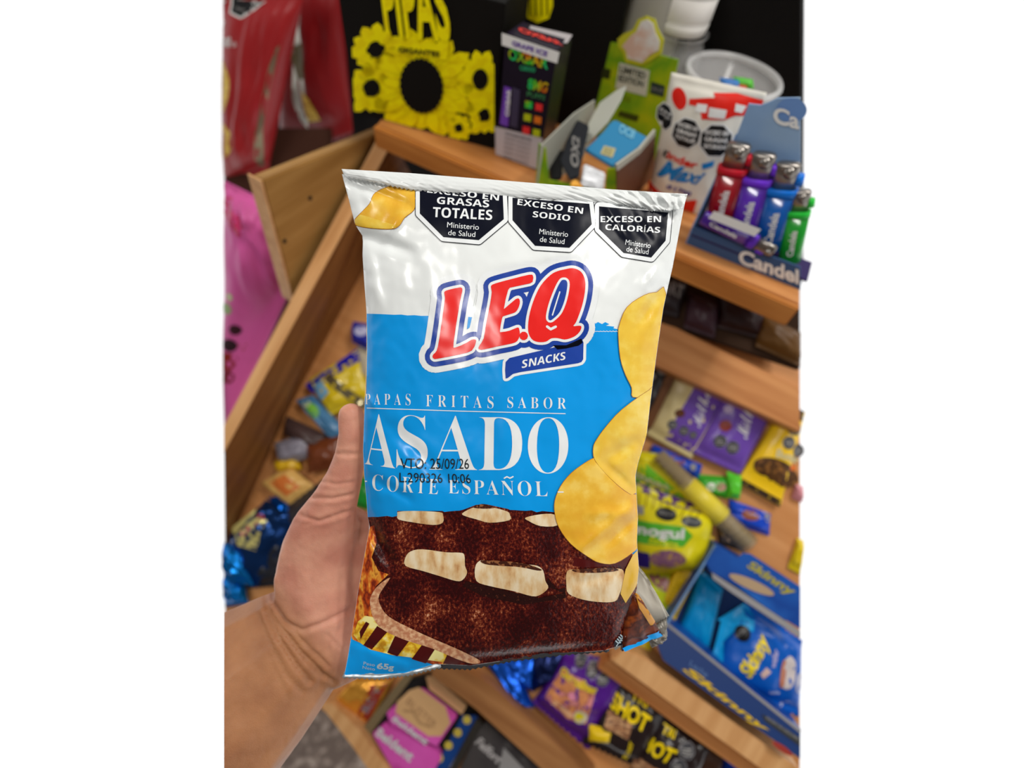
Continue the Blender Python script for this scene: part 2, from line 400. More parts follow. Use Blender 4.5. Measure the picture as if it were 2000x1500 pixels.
# the panel's sawn front edge
fe = [pp.at(512, 352), pp.at(575, 590)]
o = solid('sawn_edge', [fe[0] + [0.0003, 0, 0], fe[1] + [.0003, 0, 0], fe[1] + [.0003, -.002, 0], fe[0] + [.0003, -.002, 0]], [p + [-.0185, 0, 0] + d for p, d in
      ((fe[0], [0, 0, 0]), (fe[1], [0, 0, 0]), (fe[1], [0, -.002, 0]), (fe[0], [0, -.002, 0]))], W_E, bevel=0)
o.parent = panel; o.location = o.location - panel.location

# cross boards dividing the trays
def cross(name, pts, h, m, label, thick=None):
    pl = Plane(TRAY.p + TRAY.n * h, ns); return slab(name, pts, pl, thick or h, m, label=label, cat='board')
cross('cross_board', [(1200, 585), (1290, 625), (1563, 758), (1563, 845), (1262, 705), (1200, 680)], .045, W_X, 'wide wooden step board behind the purple chocolate bars')
cross('divider_board', [(1322, 690), (1338, 697), (1272, 838), (1255, 830)], .018, W_S, 'short wooden divider left of the cream and purple chocolate bar')
b2 = cross('cross_board', [(1222, 1268), (1262, 1286), (1420, 1402), (1563, 1504), (1563, 1560), (1390, 1432), (1190, 1288)], .05, W_E, 'wooden divider board in front of the blue carton')
cross('cross_board', [(1190, 1288), (1390, 1432), (1563, 1560), (1520, 1560), (1340, 1430), (1165, 1305)], .028, W_X, 'dark lower ledge of the divider board in front of the blue carton')
cross('cross_board', [(850, 1296), (880, 1290), (960, 1340), (1135, 1500), (1160, 1530), (1085, 1530), (930, 1385), (840, 1320)], .035, wood('wood_ledge', (168, 118, 72), (140, 92, 52), (1, 0, 0)), 'narrow wooden ledge above the pink chewing gum packs')
cross('front_board', [(622, 1376), (645, 1372), (668, 1392), (705, 1430), (780, 1530), (735, 1530), (690, 1460)], .03, W_E, 'front wooden rail at the foot of the kiosk above the stone floor')

# ------------------------------------------------------------------ left: hanging bags
hang = Plane(atd(500, 180, .80), [.25, -1, .22])
hang2 = Plane(atd(630, 150, .84), [.1, -1, .22])
RED = film((160, 30, 34), .38, .8); RED2 = film((132, 18, 22), .4, .7, 'b'); SIL = foil((176, 172, 160), .35)
CHIPY = mat('ridged_chip', (226, 190, 60), .5, coord='UV', mix=[(240, 206, 80), (206, 160, 40)], mscale=3, stretch=(1, 7, 1), mlo=.42, mhi=.58)
bk = Pillow([(650, -60), (712, -60), (706, 262), (640, 262)], Plane(atd(670, 100, .88), [.1, -1, .2]), .01, wr=.004)
bk.build('snack_bag', foil((96, 100, 84), .4), 'grey green foil bag squeezed behind the second red bag', 'bag')
d = bk.deco(); d.poly([(674, -20), (692, -20), (690, 12), (676, 8)], ink((226, 60, 170)), 1); d.build('pink_print', bk.o)
p2 = Pillow([(545, -60), (662, -60), (690, 262), (548, 322)], hang2, .022, wr=.0045, pw=.6)
p2.build('snack_bag', RED2, 'second red chips bag hanging behind the front one', 'bag', 'hanging red chips bags')
d = p2.deco()
d.poly([(592, 40), (606, 20), (612, 120), (616, 210), (606, 250), (594, 230), (584, 190), (588, 110)], SIL, 0)
d.poly([(606, 172), (620, 190), (636, 232), (612, 236), (608, 205)], CHIPY, 1)
d.poly([(578, 95), (612, 80), (616, 150), (600, 152)], mat('olive_print', (96, 84, 20), .5), 1)
d.build('printed_side_seam', p2.o)
p1 = Pillow([(436, -70), (606, -70), (524, 336), (438, 372)], hang, .03, wr=.005, pw=.6)
p1.build('snack_bag', RED, 'front red chips bag with white script lettering, at the left', 'bag', 'hanging red chips bags', nu=34, nv=44)
d = p1.deco(clip=(437, 999))
octp = [(454, -20), (522, -20), (519, 0), (504, 16), (482, 31), (459, 22)]
d.stroke(octp, 3.5, WHITE, 0); d.poly(octp, BLACK, 1)
d.tline(bold('CALORÍAS'), 466, 4, 510, 8, 9, WHITE, 2); d.tline('Ministerio', 468, 18, 488, 21, 6, GREY, 2)
d.tline(scr('how'), 437, 92, 470, 88, 36, WHITE, 1); d.stroke([(438, 62), (444, 48), (446, 40)], 1.4, WHITE, 1, False); d.stroke([(440, 88), (446, 70), (452, 86)], 1.3, WHITE, 1, False); d.tline('®', 471, 88, 481, 87, 9, WHITE, 1)
d.disc(438, 166, 31, 53, CHIPY, 0); d.disc(438, 268, 38, 36, CHIPY, 0, a=.3); d.disc(434, 158, 9, 18, ink((200, 40, 30)), 1)
d.stroke([(433, 6), (442, 2)], 2, WHITE, 1, False)
d.build('front_print', p1.o)
d = p1.deco(); d.poly([(556, 90), (562, 84), (552, 130), (540, 190), (530, 250), (524, 300), (518, 326), (508, 322), (520, 250), (534, 180), (546, 120)], foil((150, 140, 112), .4), 0)
d.build('foil_edge', p1.o)
pk = Pillow([(438, 352), (518, 392), (572, 560), (438, 850)], Plane(atd(470, 560, .74), [.35, -1, .5]), .028, wr=.006, pw=.7)
pk.build('snack_bag', mat('pink_film', (220, 96, 168), .4, spec=.3, mix=[(198, 88, 146), (112, 34, 76)], mscale=8, mlo=.46, mhi=.72, bump=.5), 'pink printed bag hanging below the red ones at the left edge', 'bag', nu=30, nv=40, zig=0)
d = pk.deco(clip=(437, 999)); pr = ink((208, 40, 96))
d.tline(ital('Gomitas'), 440, 392, 492, 446, 22, pr, 1); d.tline(ital('dulces'), 440, 412, 490, 458, 16, pr, 1)
d.build('printed_lettering', pk.o); d = pk.deco(clip=(437, 999))
for cx, cy, r, c in ((448, 600, 14, (150, 170, 110)), (458, 575, 9, (190, 200, 140)), (466, 640, 13, (60, 20, 34)), (452, 672, 16, (50, 22, 34)), (446, 705, 22, (150, 40, 30)), (442, 735, 18, (120, 30, 30)), (476, 676, 9, (170, 80, 70))):
    d.disc(cx, cy, r, r * .8, ink(c), 1)
d.build('printed_sweets', pk.o)

# ------------------------------------------------------------------ upper shelf: boxes
def vbox(name, bl, br, topy, dep, m, label, cat, z=ZS, group=None, bevel=.0008):
    A = atz(*bl, z); B = atz(*br, z); hh = min(np.linspace(.01, .4, 800), key=lambda h: abs(proj(A + [0, 0, h])[1] - topy))
    e = B - A; bdir = np.array([-e[1], e[0], 0]); bdir /= np.linalg.norm(bdir)
    if bdir[1] < 0: bdir = -bdir
    up = np.array([0, 0, hh]); bot = [A, B, B + bdir * dep, A + bdir * dep]
    o = solid(name, [p + up for p in bot], bot, m, bevel=bevel, label=label, cat=cat, group=group)
    return o, Plane(A, bdir), Plane(B, e), Plane(A + up, [0, 0, 1]), (A, B, up, bdir)
BLK = mat('black_card', (20, 18, 16), .7, spec=.1)
# sunflower seed display box
pb, pf, ps, pt, fr = vbox('seed_box', (693, 219), (964, 292), -75, .09, BLK, 'black cardboard display box printed with yellow sunflowers', 'box')
d = Deco(pf.at, None, .0004)
y2 = mat('sunflower_shade', (232, 206, 0), .55, spec=.15)
yy = mat('sunflower_yellow', (255, 240, 0), .55, spec=.15, coord='UV', mix=[(255, 242, 0), (246, 226, 0)], mscale=4, mlo=.42, mhi=.55)
def flower(cx, cy, rx, ry, n, a0, cr, ca=0., clip=None, lay=0):
    for i in range(n):
        g = a0 + 2 * math.pi * i / n; L = 1 + .12 * math.sin(i * 2.7); w = math.pi / n * 1.25
        pts = [(cx + rx * q * L * math.cos(g + s_ * w), cy + ry * q * L * math.sin(g + s_ * w)) for q, s_ in ((.35, -.8), (.72, -1), (.92, -.55), (1.04, 0), (.92, .55), (.72, 1), (.35, .8))]
        pts = [(min(965.5 + (292 - y) * -.0, max(684 + y * .035, x)), min(y, 218 + (x - 693) * .268)) for x, y in pts]
        d.poly(pts, yy, lay + (i % 2))
        if rx > 70: d.stroke([pts[0], pts[1], pts[2]], .8, y2, lay + 2, False)
    d.disc(cx, cy, rx * cr, ry * cr, BLK, lay + 3, a=ca, n=44, jag=.035)
flower(734, 98, 50, 50, 11, .2, .30)
flower(726, 172, 48, 50, 11, .5, .34)
flower(938, 155, 42, 56, 10, .1, .36)
flower(946, 225, 34, 38, 10, .3, .30)
flower(896, 250, 26, 26, 10, .3, .26)
flower(770, 190, 30, 34, 9, .3, .05)
flower(823, 168, 108, 100, 17, .1, .0)
flower(823, 166, 80, 88, 19, .25, .0, lay=2)
d.disc(823, 168, 42, 54, BLK, 7, a=-.18, n=52, jag=.03)
# tall dripping lettering
d.text(bold('PIPAS'), [(737, -62), (866, -62), (883, 86), (754, 74)], yy, 5)
d.poly([(772, 80), (784, 72), (792, 82), (806, 70), (818, 84), (834, 74), (848, 88), (862, 78), (876, 84), (874, 108), (872, 118), (776, 104), (770, 84)], yy, 5)
d.tline(bold('GIGANTES'), 777, 102, 858, 112, 11, BLK, 7)
d.tline('VALOR', 700, 152, 720, 160, 5, ink((180, 160, 0)), 7)
d.build('sunflower_print', pb)
# a second black carton behind
pb2, pf2, _, _, _ = vbox('seed_box', (985, 214), (1160, 262), -90, .05, BLK, 'second black carton with yellow lettering behind the small vape box', 'box', bevel=.0005)
d = Deco(pf2.at, None, .0004)
d.poly([(1020, -40), (1080, -40), (1080, 12), (1072, 36), (1050, 45), (1030, 36), (1024, 8)], yy, 0)
for x in (1034, 1046, 1057, 1068): d.stroke([(x, -30), (x + 1, 30)], 1.3, ink((90, 80, 0)), 1, False)
d.build('yellow_print', pb2)
# vape carton
vb, vf, vs_, vt, fr = vbox('vape_box', (967, 302), (1050, 334), 66, .036, mat('dark_violet_card', (30, 22, 38), .25, spec=.3, mix=[(24, 20, 30), (58, 24, 76)], mscale=12, mlo=.45, mhi=.7), 'small dark violet vape carton standing on the shelf edge', 'box')
d = Deco(vf.at, None, .0004)
d.poly([(967, 247), (1060, 270), (1052, 332), (968, 301)], ink((196, 190, 196)), 0)
for i in range(6): d.tline('WARNING THIS PRODUCT' if i else bold('WARNING'), 985 - i * .8, 262 + i * 9, 1037 - i * .8, 276 + i * 9, 4.5, ink((96, 92, 100)), 1)
holo = mat('holographic_print', (40, 210, 120), .25, metal=.3, mix=[(40, 220, 190), (60, 220, 60), (240, 190, 30), (235, 60, 40)], mscale=32, mlo=.35, mhi=.65)
d.text(bold('OXBAR'), [(993, 94), (1073, 112), (1070, 136), (993, 116)], holo, 2)
d.text(bold('G8000'), [(1015, 127), (1046, 132), (1045, 142), (1015, 137)], ink((40, 150, 100)), 2)
d.text(bold('8MG'), [(1032, 152), (1072, 162), (1067, 182), (1030, 174)], holo, 2); d.text('PUFFS', [(1030, 178), (1066, 187), (1063, 196), (1029, 188)], ink((70, 150, 90)), 2)
for i in range(3):
    for j in range(2):
        x, y = 1026 + j * 20 - i * 2.4, 196 + j * 5 + i * 25; d.poly([(x, y), (x + 14, y + 3), (x + 13, y + 17), (x - 1, y + 14)], [ink((230, 120, 30)), ink((190, 200, 20)), ink((235, 50, 50))][(i + j * 2) % 3] if j + i else holo, 2)
d.poly([(985, 168), (998, 172), (992, 248), (976, 242)], mat('violet_device', (120, 70, 190), .3), 1); d.poly([(1001, 170), (1016, 176), (1010, 250), (996, 246)], ink((66, 58, 84)), 1)
d.text(bold('OXBAR'), [(986, 226), (990, 174), (998, 176), (994, 228)], WHITE, 2)
d.build('front_print', vb)
d = Deco(vf.at, None, .0007)
d.poly([(980, 64), (1093, 102), (1088, 124), (980, 88)], WHITE, 1)
d.text(bold('GRAPE ICE'), [(1000, 79), (1070, 101), (1068, 111), (1000, 89)], ink((110, 80, 170)), 2)
d.build('flavour_label', vb)
d = Deco(vt.at, None, .0004)
d.text(bold('OXBAR'), [(1012, 52), (1092, 80), (1100, 90), (1014, 62)], ink((224, 60, 50)), 1)
d.poly([(1036, 50), (1118, 68), (1108, 84), (1100, 84), (1104, 76), (1034, 56)], ink((176, 170, 172)), 0)
d.build('lid_print', vb)
# grey bottle behind the green card
gb = atz(1192, 262, ZS) + np.array([0, .03, 0])
k = .034
lathe('shaker_bottle', gb, (0, 0, .26), [(0, 0), (0, k * .94), (.03, k), (.58, k), (.6, k * .97), (.62, k), (1, k)], mat('grey_plastic', (150, 146, 136), .35, spec=.4), 40, label='tall plain grey plastic bottle behind the green card', cat='bottle')
# clear jar with a white ribbed lid at the top
jr = ray(1322, 52); jb = C + jr * (.625 / jr[1]); hj = jb[2] - ZS; jb = np.array([jb[0], jb[1], ZS])
CLEAR = mat('clear_plastic', (235, 235, 235), .12, spec=.6, alpha=.3)
CLEARD = mat('clear_plastic_thick', (235, 235, 235), .15, spec=.7, alpha=.42)
jar = lathe('jar', jb, (0, 0, hj), [(0, 0), (0, .033), (.05, .036), (.85, .036), (.97, .030), (.98, .0345), (1, .0345)], CLEAR, 40, label='clear plastic jar with a white ribbed screw lid at the top right', cat='jar')
V = []
pr_ = [(0, 0), (0, .0295), (.2, .031), (.24, .0295), (.3, .031), (.7, .031), (.74, .0295), (.78, .031), (1, .031), (1, 0)]
lathe('lid', jb + np.array([0, 0, hj]), (0, 0, .045), pr_, mat('white_plastic', (226, 222, 216), .35), 48, parent=jar)
# clear cup
ct = atd(1436, 142, .52); cz = ct[2] - ZS
cu = lathe('plastic_cup', (ct[0], ct[1], ZS), (0, 0, cz), [(0, 0), (0, .036), (.02, .037), (.93, .0462), (.94, .045), (.03, .0355)], CLEAR, 56, label='clear disposable plastic cup behind the white chocolate pouch', cat='cup')
lathe('rim', (ct[0], ct[1], ZS + cz * .94), (0, 0, .006), [(0, .0455), (0, .0490), (.5, .0505), (1, .0490), (1, .0455), (.5, .0445), (0, .0455)], CLEARD, 56, parent=cu)
for i, (c, x, y) in enumerate((((90, 190, 60), 1452, 160), ((60, 120, 190), 1425, 162), ((200, 60, 50), 1440, 172))):
    pl = Plane(atd(x, y, .535), [0, -.7, .7]); q = Pillow([(x - 20, y - 10), (x + 18, y - 4), (x + 20, y + 14), (x - 16, y + 12)], pl, .004)
    q.build('wrapped_sweet', film(c, .3), ('green', 'blue', 'red')[i] + ' wrapped sweet inside the clear plastic cup', 'sweet', nu=8, nv=8)

# green and white counter box with header card and packs of rolling paper
cb = Plane(atz(1290, 330, ZS) + [0, .0, 0], np.cross(atz(1290, 330, ZS) - atz(1156, 262, ZS), [0, 0, 1]))
GRN = mat('lime_card', (170, 190, 30), .5, spec=.2, mix=[(110, 160, 24), (150, 180, 20), (196, 196, 14)], mscale=14, mlo=.38, mhi=.62)
INN = card((172, 172, 160))
cb_l = [atz(1048, 380, ZS), atz(1160, 300, ZS)]
trayl = Plane(cb_l[0], np.cross(cb_l[1] - cb_l[0], [0, 0, 1]))
hb = slab('counter_display', [(1163, 74), (1325, 117), (1279, 330), (1154, 262)], cb, .0012, GRN, bevel=0, label='lime green cardboard counter display with a header card and open tray', cat='display')
slab('tray_side', [(1058, 284), (1122, 222), (1162, 196), (1162, 262), (1120, 345), (1047, 375)], trayl, .0012, INN, bevel=0, parent=hb)
ff = Plane(cb_l[0] + [.0, -.001, 0], np.cross(atz(1212, 420, ZS) - cb_l[0], [0, 0, 1]))
slab('tray_front', [(1052, 280), (1066, 290), (1072, 352), (1182, 372), (1186, 330), (1207, 328), (1200, 420), (1044, 380)], ff, .0012, GRN, bevel=0, parent=hb)
rr = Plane(atz(1206, 415, ZS), np.cross(atz(1278, 345, ZS) - atz(1206, 415, ZS), [0, 0, 1]))
slab('tray_side', [(1205, 328), (1250, 295), (1280, 258), (1278, 350), (1206, 412)], rr, .0012, mat('brown_card', (96, 62, 44), .5), bevel=0, parent=hb)
slab('tray_side_edge', [(1205, 322), (1250, 290), (1280, 254), (1280, 264), (1250, 300), (1206, 334)], rr, .002, INN, off=.001, bevel=0, parent=hb)
d = Deco(cb.at, None, .0003)
d.poly([(1210, 122), (1269, 138), (1262, 188), (1202, 172)], card((206, 206, 186)), 1)
d.text(bold('LIMITED'), [(1212, 128), (1262, 142), (1260, 155), (1210, 141)], ink((70, 72, 60)), 2); d.text(bold('EDITION'), [(1209, 145), (1258, 158), (1256, 171), (1207, 158)], ink((70, 72, 60)), 2)
d.poly([(1173, 131), (1193, 136), (1190, 155), (1171, 150)], ink((50, 56, 24)), 1); d.poly([(1272, 159), (1299, 168), (1296, 190), (1269, 182)], ink((40, 56, 50)), 1)
d.text('KING SIZE', [(1274, 168), (1296, 174), (1294, 182), (1272, 176)], GREY, 2)
d.text('32', [(1217, 186), (1232, 190), (1230, 200), (1216, 196)], ink((120, 120, 10)), 1)
d.poly([(1210, 216), (1248, 226), (1244, 238), (1206, 226)], ink((60, 70, 14)), 1)
d.build('header_print', hb)
# plain rounded tab on top of the header (its cartoon face is left out)
slab('header_tab', [(1208, 92), (1206, 76), (1218, 66), (1236, 58), (1246, 38), (1262, 31), (1279, 38), (1284, 56), (1296, 78), (1292, 104), (1272, 118), (1252, 128), (1222, 122), (1218, 104)], cb, .001, mat('yellow_card', (206, 204, 50), .5), off=.0012, bevel=0, parent=hb)
slab('header_tab_field', [(1215, 90), (1232, 70), (1243, 62), (1252, 42), (1264, 38), (1275, 46), (1279, 62), (1288, 82), (1286, 98), (1268, 108), (1254, 122), (1226, 114), (1222, 98)], cb, .0008, mat('cream_card', (224, 190, 170), .5, mix=[(236, 234, 228), (226, 178, 152)], mscale=14, mlo=.45, mhi=.55), off=.0022, bevel=0, parent=hb)
pc = Plane(atd(1185, 280, .50), [-.1, -.65, .76])
flap = slab('paper_flap', [(1222, 168), (1212, 196), (1186, 240), (1150, 278), (1136, 282), (1150, 240), (1172, 200), (1205, 176)], Plane(atd(1180, 220, .505), [-.5, -.6, .5]), .0008, card((206, 208, 196)), bevel=0)
finish(flap, 'curled pale paper flap standing up in the green display', 'flap')
bp = slab('rolling_paper_pack', [(1200, 232), (1266, 268), (1256, 284), (1196, 326), (1140, 292), (1182, 258), (1186, 244)], pc, .006, mat('blue_card', (44, 136, 186), .45), label='blue rolling paper pack with a gold square in the green display', cat='pack')
d = Deco(pc.at, None, .0003); d.poly([(1180, 284), (1203, 290), (1196, 308), (1172, 300)], ink((190, 182, 130)), 1); d.text(bold('OCB'), [(1212, 240), (1244, 256), (1236, 272), (1208, 258)], ink((120, 190, 220)), 1)
d.text('32', [(1182, 288), (1196, 292), (1192, 302), (1178, 298)], ink((130, 120, 80)), 2); d.build('printed_label', bp)
pd = Plane(atd(1115, 300, .505), [-.4, -.6, .66])
dk = slab('sachet', [(1126, 232), (1150, 244), (1136, 300), (1130, 345), (1112, 352), (1092, 314), (1104, 276)], pd, .003, mat('dark_sachet', (44, 46, 52), .35), label='dark grey sachet leaning in the green display', cat='sachet')
d = Deco(pd.at, None, .0003); d.text(bold('OX2'), [(1113, 322), (1118, 262), (1132, 270), (1130, 330)], GREY, 1); d.build('printed_letters', dk)
dk = slab('sachet', [(1140, 318), (1182, 336), (1178, 372), (1132, 362)], Plane(atd(1160, 345, .5), [0, -.6, .7]), .003, foil((190, 192, 196), .3), label='silver foil sachet at the front of the green display', cat='sachet')
slab('sachet', [(1116, 350), (1128, 350), (1140, 366), (1112, 366)], Plane(atd(1126, 358, .495), [0, -.6, .7]), .003, film((240, 170, 20)), label='tiny orange sachet corner at the front of the green display', cat='sachet')
slab('sachet', [(1068, 300), (1100, 290), (1096, 350), (1076, 352)], Plane(atd(1085, 320, .515), [-.3, -.6, .7]), .003, mat('black_sachet', (20, 20, 22), .5), label='black sachet at the left side of the green display', cat='sachet')

# white chocolate pouch
kp = Plane(atz(1320, 442, ZS) + [0, .045, 0], np.cross(atz(1400, 462, ZS) - atz(1262, 412, ZS), [0, 0, 1]))
kq = Pillow([(1312, 141), (1498, 181), (1392, 452), (1262, 408)], kp, .014, wr=.002, seal=.03, pw=.6)
kq.build('chocolate_pouch', film((232, 228, 216), .4, .3), 'white chocolate pouch with red and blue lettering beside the lighter display', 'pouch', nu=30, nv=40, zig=0)
d = kq.deco(); RD = ink((226, 36, 22)); KB = ink((30, 130, 205))
d.disc(1330, 186, 14, 20, RD, 1, a=-.4); d.poly([(1350, 186), (1400, 184), (1396, 176), (1440, 180), (1492, 194), (1484, 222), (1440, 218), (1420, 224), (1376, 222), (1372, 200), (1350, 196)], RD, 1)
for q in ([(1366, 194), (1386, 196), (1384, 210), (1362, 208)], [(1390, 200), (1424, 206), (1420, 222), (1388, 218)], [(1440, 196), (1460, 202), (1452, 214), (1438, 210)]): d.poly(q, WHITE, 2)
octa(d, 1301, 222, 17.5, 1, .2, ['EN', 'AZÚC'], 1.35)
octa(d, 1347, 248, 28, 1, .25, ['EXCESO EN', 'GRASAS', 'TOTALES'], 1.0)
octa(d, 1404, 262, 31, 1, .1, ['EXCESO EN', 'GRASAS', 'SATURADAS'], 1.0)
d.text(bold('K'), [(1303, 282), (1314, 284), (1308, 300), (1298, 296)], BLACK, 2); d.text(bold('inder'), [(1312, 284), (1372, 302), (1366, 316), (1306, 298)], RD, 2)
d.text(ital('Maxi'), [(1298, 300), (1386, 322), (1372, 346), (1286, 334)], KB, 2)
d.poly([(1377, 305), (1401, 300), (1398, 312), (1378, 316)], KB, 2)
d.text(bold('$1700'), [(1310, 346), (1358, 360), (1354, 370), (1306, 358)], ink((60, 40, 150)), 2)
d.poly([(1268, 350), (1284, 358), (1296, 366), (1330, 372), (1326, 388), (1264, 400)], RD, 1); d.poly([(1342, 378), (1368, 376), (1346, 440), (1320, 430)], RD, 1)
d.build('pouch_print', kq.o)

# lighter display
L0, L1 = atz(1341, 476, ZS), atz(1563, 566, ZS); ev = L1 - L0; ev /= np.linalg.norm(ev); lb = np.array([-ev[1], ev[0], 0])
vf_ = Plane(L0, lb); vb_ = Plane(L0 + lb * .03, lb)
LBL = mat('light_blue_card', (150, 180, 214), .4, mix=[(136, 170, 212), (176, 202, 226)], mscale=10, mlo=.4, mhi=.6); NAV = mat('navy_card', (58, 88, 132), .4)
ld = slab('lighter_display', [(1356, 470), (1382, 410), (1462, 203), (1486, 206), (1502, 200), (1518, 192), (1563, 191), (1563, 566)], vb_, .0015, LBL, bevel=0, label='blue cardboard display tray of lighters with a header card', cat='display')
slab('tray_lip', [(1354, 443), (1563, 522), (1563, 566), (1341, 476)], vf_, .0015, NAV, bevel=0, parent=ld)
c1, c2, c3, c4 = vf_.at(1354, 443), vf_.at(1341, 476), vb_.at(1356, 470), vb_.at(1440, 262)
solid('tray_side', [c1, c2, c3, c4], [p + np.array([-.0012, 0, 0]) for p in (c1, c2, c3, c4)], mat('side_blue_card', (104, 140, 190), .4), bevel=0, parent=ld)
vm = Plane(L0 + lb * .0285, lb)
solid('tray_bottom', [L0 + [0, 0, .012], L1 + [0, 0, .012], L1 + lb * .03 + [0, 0, .012], L0 + lb * .03 + [0, 0, .012]], [L0 + [0, 0, .010], L1 + [0, 0, .010], L1 + lb * .03 + [0, 0, .010], L0 + lb * .03 + [0, 0, .010]], mat('violet_tray_shade', (40, 22, 84), .5), bevel=0, parent=ld)  # bottom coloured the dark purple of the shadow inside the tray
d = Deco(vb_.at, None, .0004)
d.disc(1546, 215, 30, 24, mat('blue_card_arc', (110, 148, 206), .4), 0); d.text(bold('Ca'), [(1513, 207), (1561, 222), (1561, 254), (1508, 240)], WHITE, 2)
d.build('header_print', ld)
d = Deco(vf_.at, None, .0004)
d.text(bold('Candel'), [(1446, 486), (1560, 527), (1560, 556), (1441, 514)], WHITE, 1); d.build('lip_print', ld)
MET = mat('lighter_metal', (150, 144, 138), .28, metal=.9, bump=.1)
def lighter(p0, p1, wpx, c, label, off, plane, lying=False):
    a = plane.at(*p0, off); b = plane.at(*p1, off); up = b - a; L = np.linalg.norm(up); up /= L; n = plane.n - plane.n @ up * up; n /= np.linalg.norm(n); sd = np.cross(up, n)
    w = wpx / FP * depth(a) / 2; t = w * .55
    def ring(f, s, sn=0.): return [a + up * L * f + sd * w * s * np.sign(math.cos(g)) * abs(math.cos(g)) ** .75 + n * (t * s * np.sign(math.sin(g)) * abs(math.sin(g)) ** .75 + sn) for g in [2 * math.pi * (i + .5) / 20 for i in range(20)]]
    def loft(name, rows, m, parent=None, **k):
        V = []; F = []
        for r_ in rows: V += r_
        for j in range(len(rows) - 1):
            for i in range(20): F.append((j * 20 + i, j * 20 + (i + 1) % 20, (j + 1) * 20 + (i + 1) % 20, (j + 1) * 20 + i))
        F.append(tuple(range(19, -1, -1))); F.append(tuple(range(len(V) - 20, len(V))))
        return mesh_obj(name, V, F, m, parent=parent, **k)
    m = mat('lighter_%d_%d_%d' % c, c, .18, spec=.5, coat=.5)
    m2 = mat('lighter_cap_%d_%d_%d' % c, tuple(min(255, int(q * 1.25 + 12)) for q in c), .3)
    root = loft('lighter', [ring(0, .86), ring(.02, 1), ring(.66, 1)], m, label=label, cat='lighter', group='lighters in the blue display')
    loft('collar', [ring(.66, 1.06), ring(.74, 1.06), ring(.745, .9)], m2, root)
    loft('hood', [ring(.72, .84, -.0006), ring(.98, .80, -.0006), ring(1, .7, -.0006)], MET, root)
    o = a + up * L * .93 + sd * w * .2
    lathe('spark_wheel', o - n * t * .9, n * t * 2., [(0, 0), (0, w * .36), (1, w * .36), (1, 0)], MET, 16, parent=root)
    q = a + up * L * .8 + sd * w * .9
    tube('gas_button', q, q + up * L * .1, w * .35, w * .28, m2, 12, parent=root)
    dd = Deco(plane.at, None, 0.)
    pa = a + n * (t * 1.03); pb_ = pa + up * L * .5
    x0, y0 = proj(pa + up * L * .12 - sd * w * .3); x1, y1 = proj(pb_ - sd * w * .3); x2, y2 = proj(pb_ + sd * w * .3); x3, y3 = proj(pa + up * L * .12 + sd * w * .3)
    pl2 = Plane(pa, n); dd.f = lambda x, y, o_: pl2.at(x, y, .0002)
    dd.text(bold('Candela'), [(x0, y0), (x1, y1), (x2, y2), (x3, y3)], WHITE, 1)
    dd.build('printed_letters', root)
    return root
lighter((1401, 438), (1445, 281), 50, (150, 8, 26), 'red lighter, leftmost standing in the blue display', .012, vm)
lighter((1449, 462), (1494, 300), 50, (84, 34, 170), 'violet lighter standing between the red and the blue one', .012, vm)
lighter((1497, 486), (1541, 319), 50, (0, 84, 168), 'blue lighter standing right of the violet one', .012, vm)
lighter((1541, 510), (1566, 372), 40, (20, 150, 40), 'green lighter standing at the right end of the display', .012, vm)
ly = lighter((1372, 424), (1512, 492), 30, (72, 30, 150), 'violet lighter lying flat at the front of the display', .002, vf_, True)
d = Deco(Plane(vf_.p + vf_.n * .013, vf_.n).at, None, .0003); d.poly([(1395, 412), (1487, 448), (1474, 462), (1383, 426)], WHITE, 1); d.build('white_label', ly)

# ------------------------------------------------------------------ trays: wrappers
def pack(q, m, label, cat='wrapper', T=.008, base=0., group=None, **k):
    bk_ = {a: k.pop(a) for a in ('nu', 'nv', 'zig', 'name') if a in k}
    nm = bk_.pop('name', 'candy_wrapper'); P = Pillow(q, TRAY, T, base, **k); P.build(nm, m, label, cat, group, **bk_); return P
DK = film((30, 24, 28), .35, .8); NAVY = film((14, 40, 120), .25, .8)
# dark sweets under the shelf
slab('trim_recess_shade', [(850, 300), (1563, 560), (1563, 722), (1290, 630), (1200, 592), (900, 470)], Plane(TRAY.p + TRAY.n * .0455, ns), .01, mat('recess_shade_brown', (52, 34, 22), .7, spec=.1), kind='structure')  # dark sheet standing in for the shade under the shelf
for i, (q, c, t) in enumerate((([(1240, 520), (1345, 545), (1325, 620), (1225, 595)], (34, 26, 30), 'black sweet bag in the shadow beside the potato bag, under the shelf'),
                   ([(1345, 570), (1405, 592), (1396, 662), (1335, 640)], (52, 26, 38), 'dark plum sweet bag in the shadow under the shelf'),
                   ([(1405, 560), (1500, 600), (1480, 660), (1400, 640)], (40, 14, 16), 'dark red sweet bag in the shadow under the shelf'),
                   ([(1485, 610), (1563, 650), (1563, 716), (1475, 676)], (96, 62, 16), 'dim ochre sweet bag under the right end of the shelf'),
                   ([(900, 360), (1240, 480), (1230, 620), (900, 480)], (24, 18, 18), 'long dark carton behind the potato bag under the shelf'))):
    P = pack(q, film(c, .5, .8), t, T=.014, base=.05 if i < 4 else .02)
    if i == 0: d = P.deco(); d.text(bold('FELFORT'), [(1252, 540), (1335, 562), (1330, 588), (1248, 566)], GREY, 1); d.build('printed_letters', P.o)
P = pack([(1262, 655), (1326, 682), (1268, 840), (1215, 815)], DK, 'glossy black wrapper left of the cream chocolate bar', T=.014, wr=.003, base=.004)
d = P.deco(); [d.disc(x, y, 11, 7, GREY, 1) for x, y in ((1276, 690), (1288, 700), (1272, 712), (1294, 728), (1268, 738))]; d.build('prints_and_glints', P.o)  # grey ovals are highlights painted onto the black film
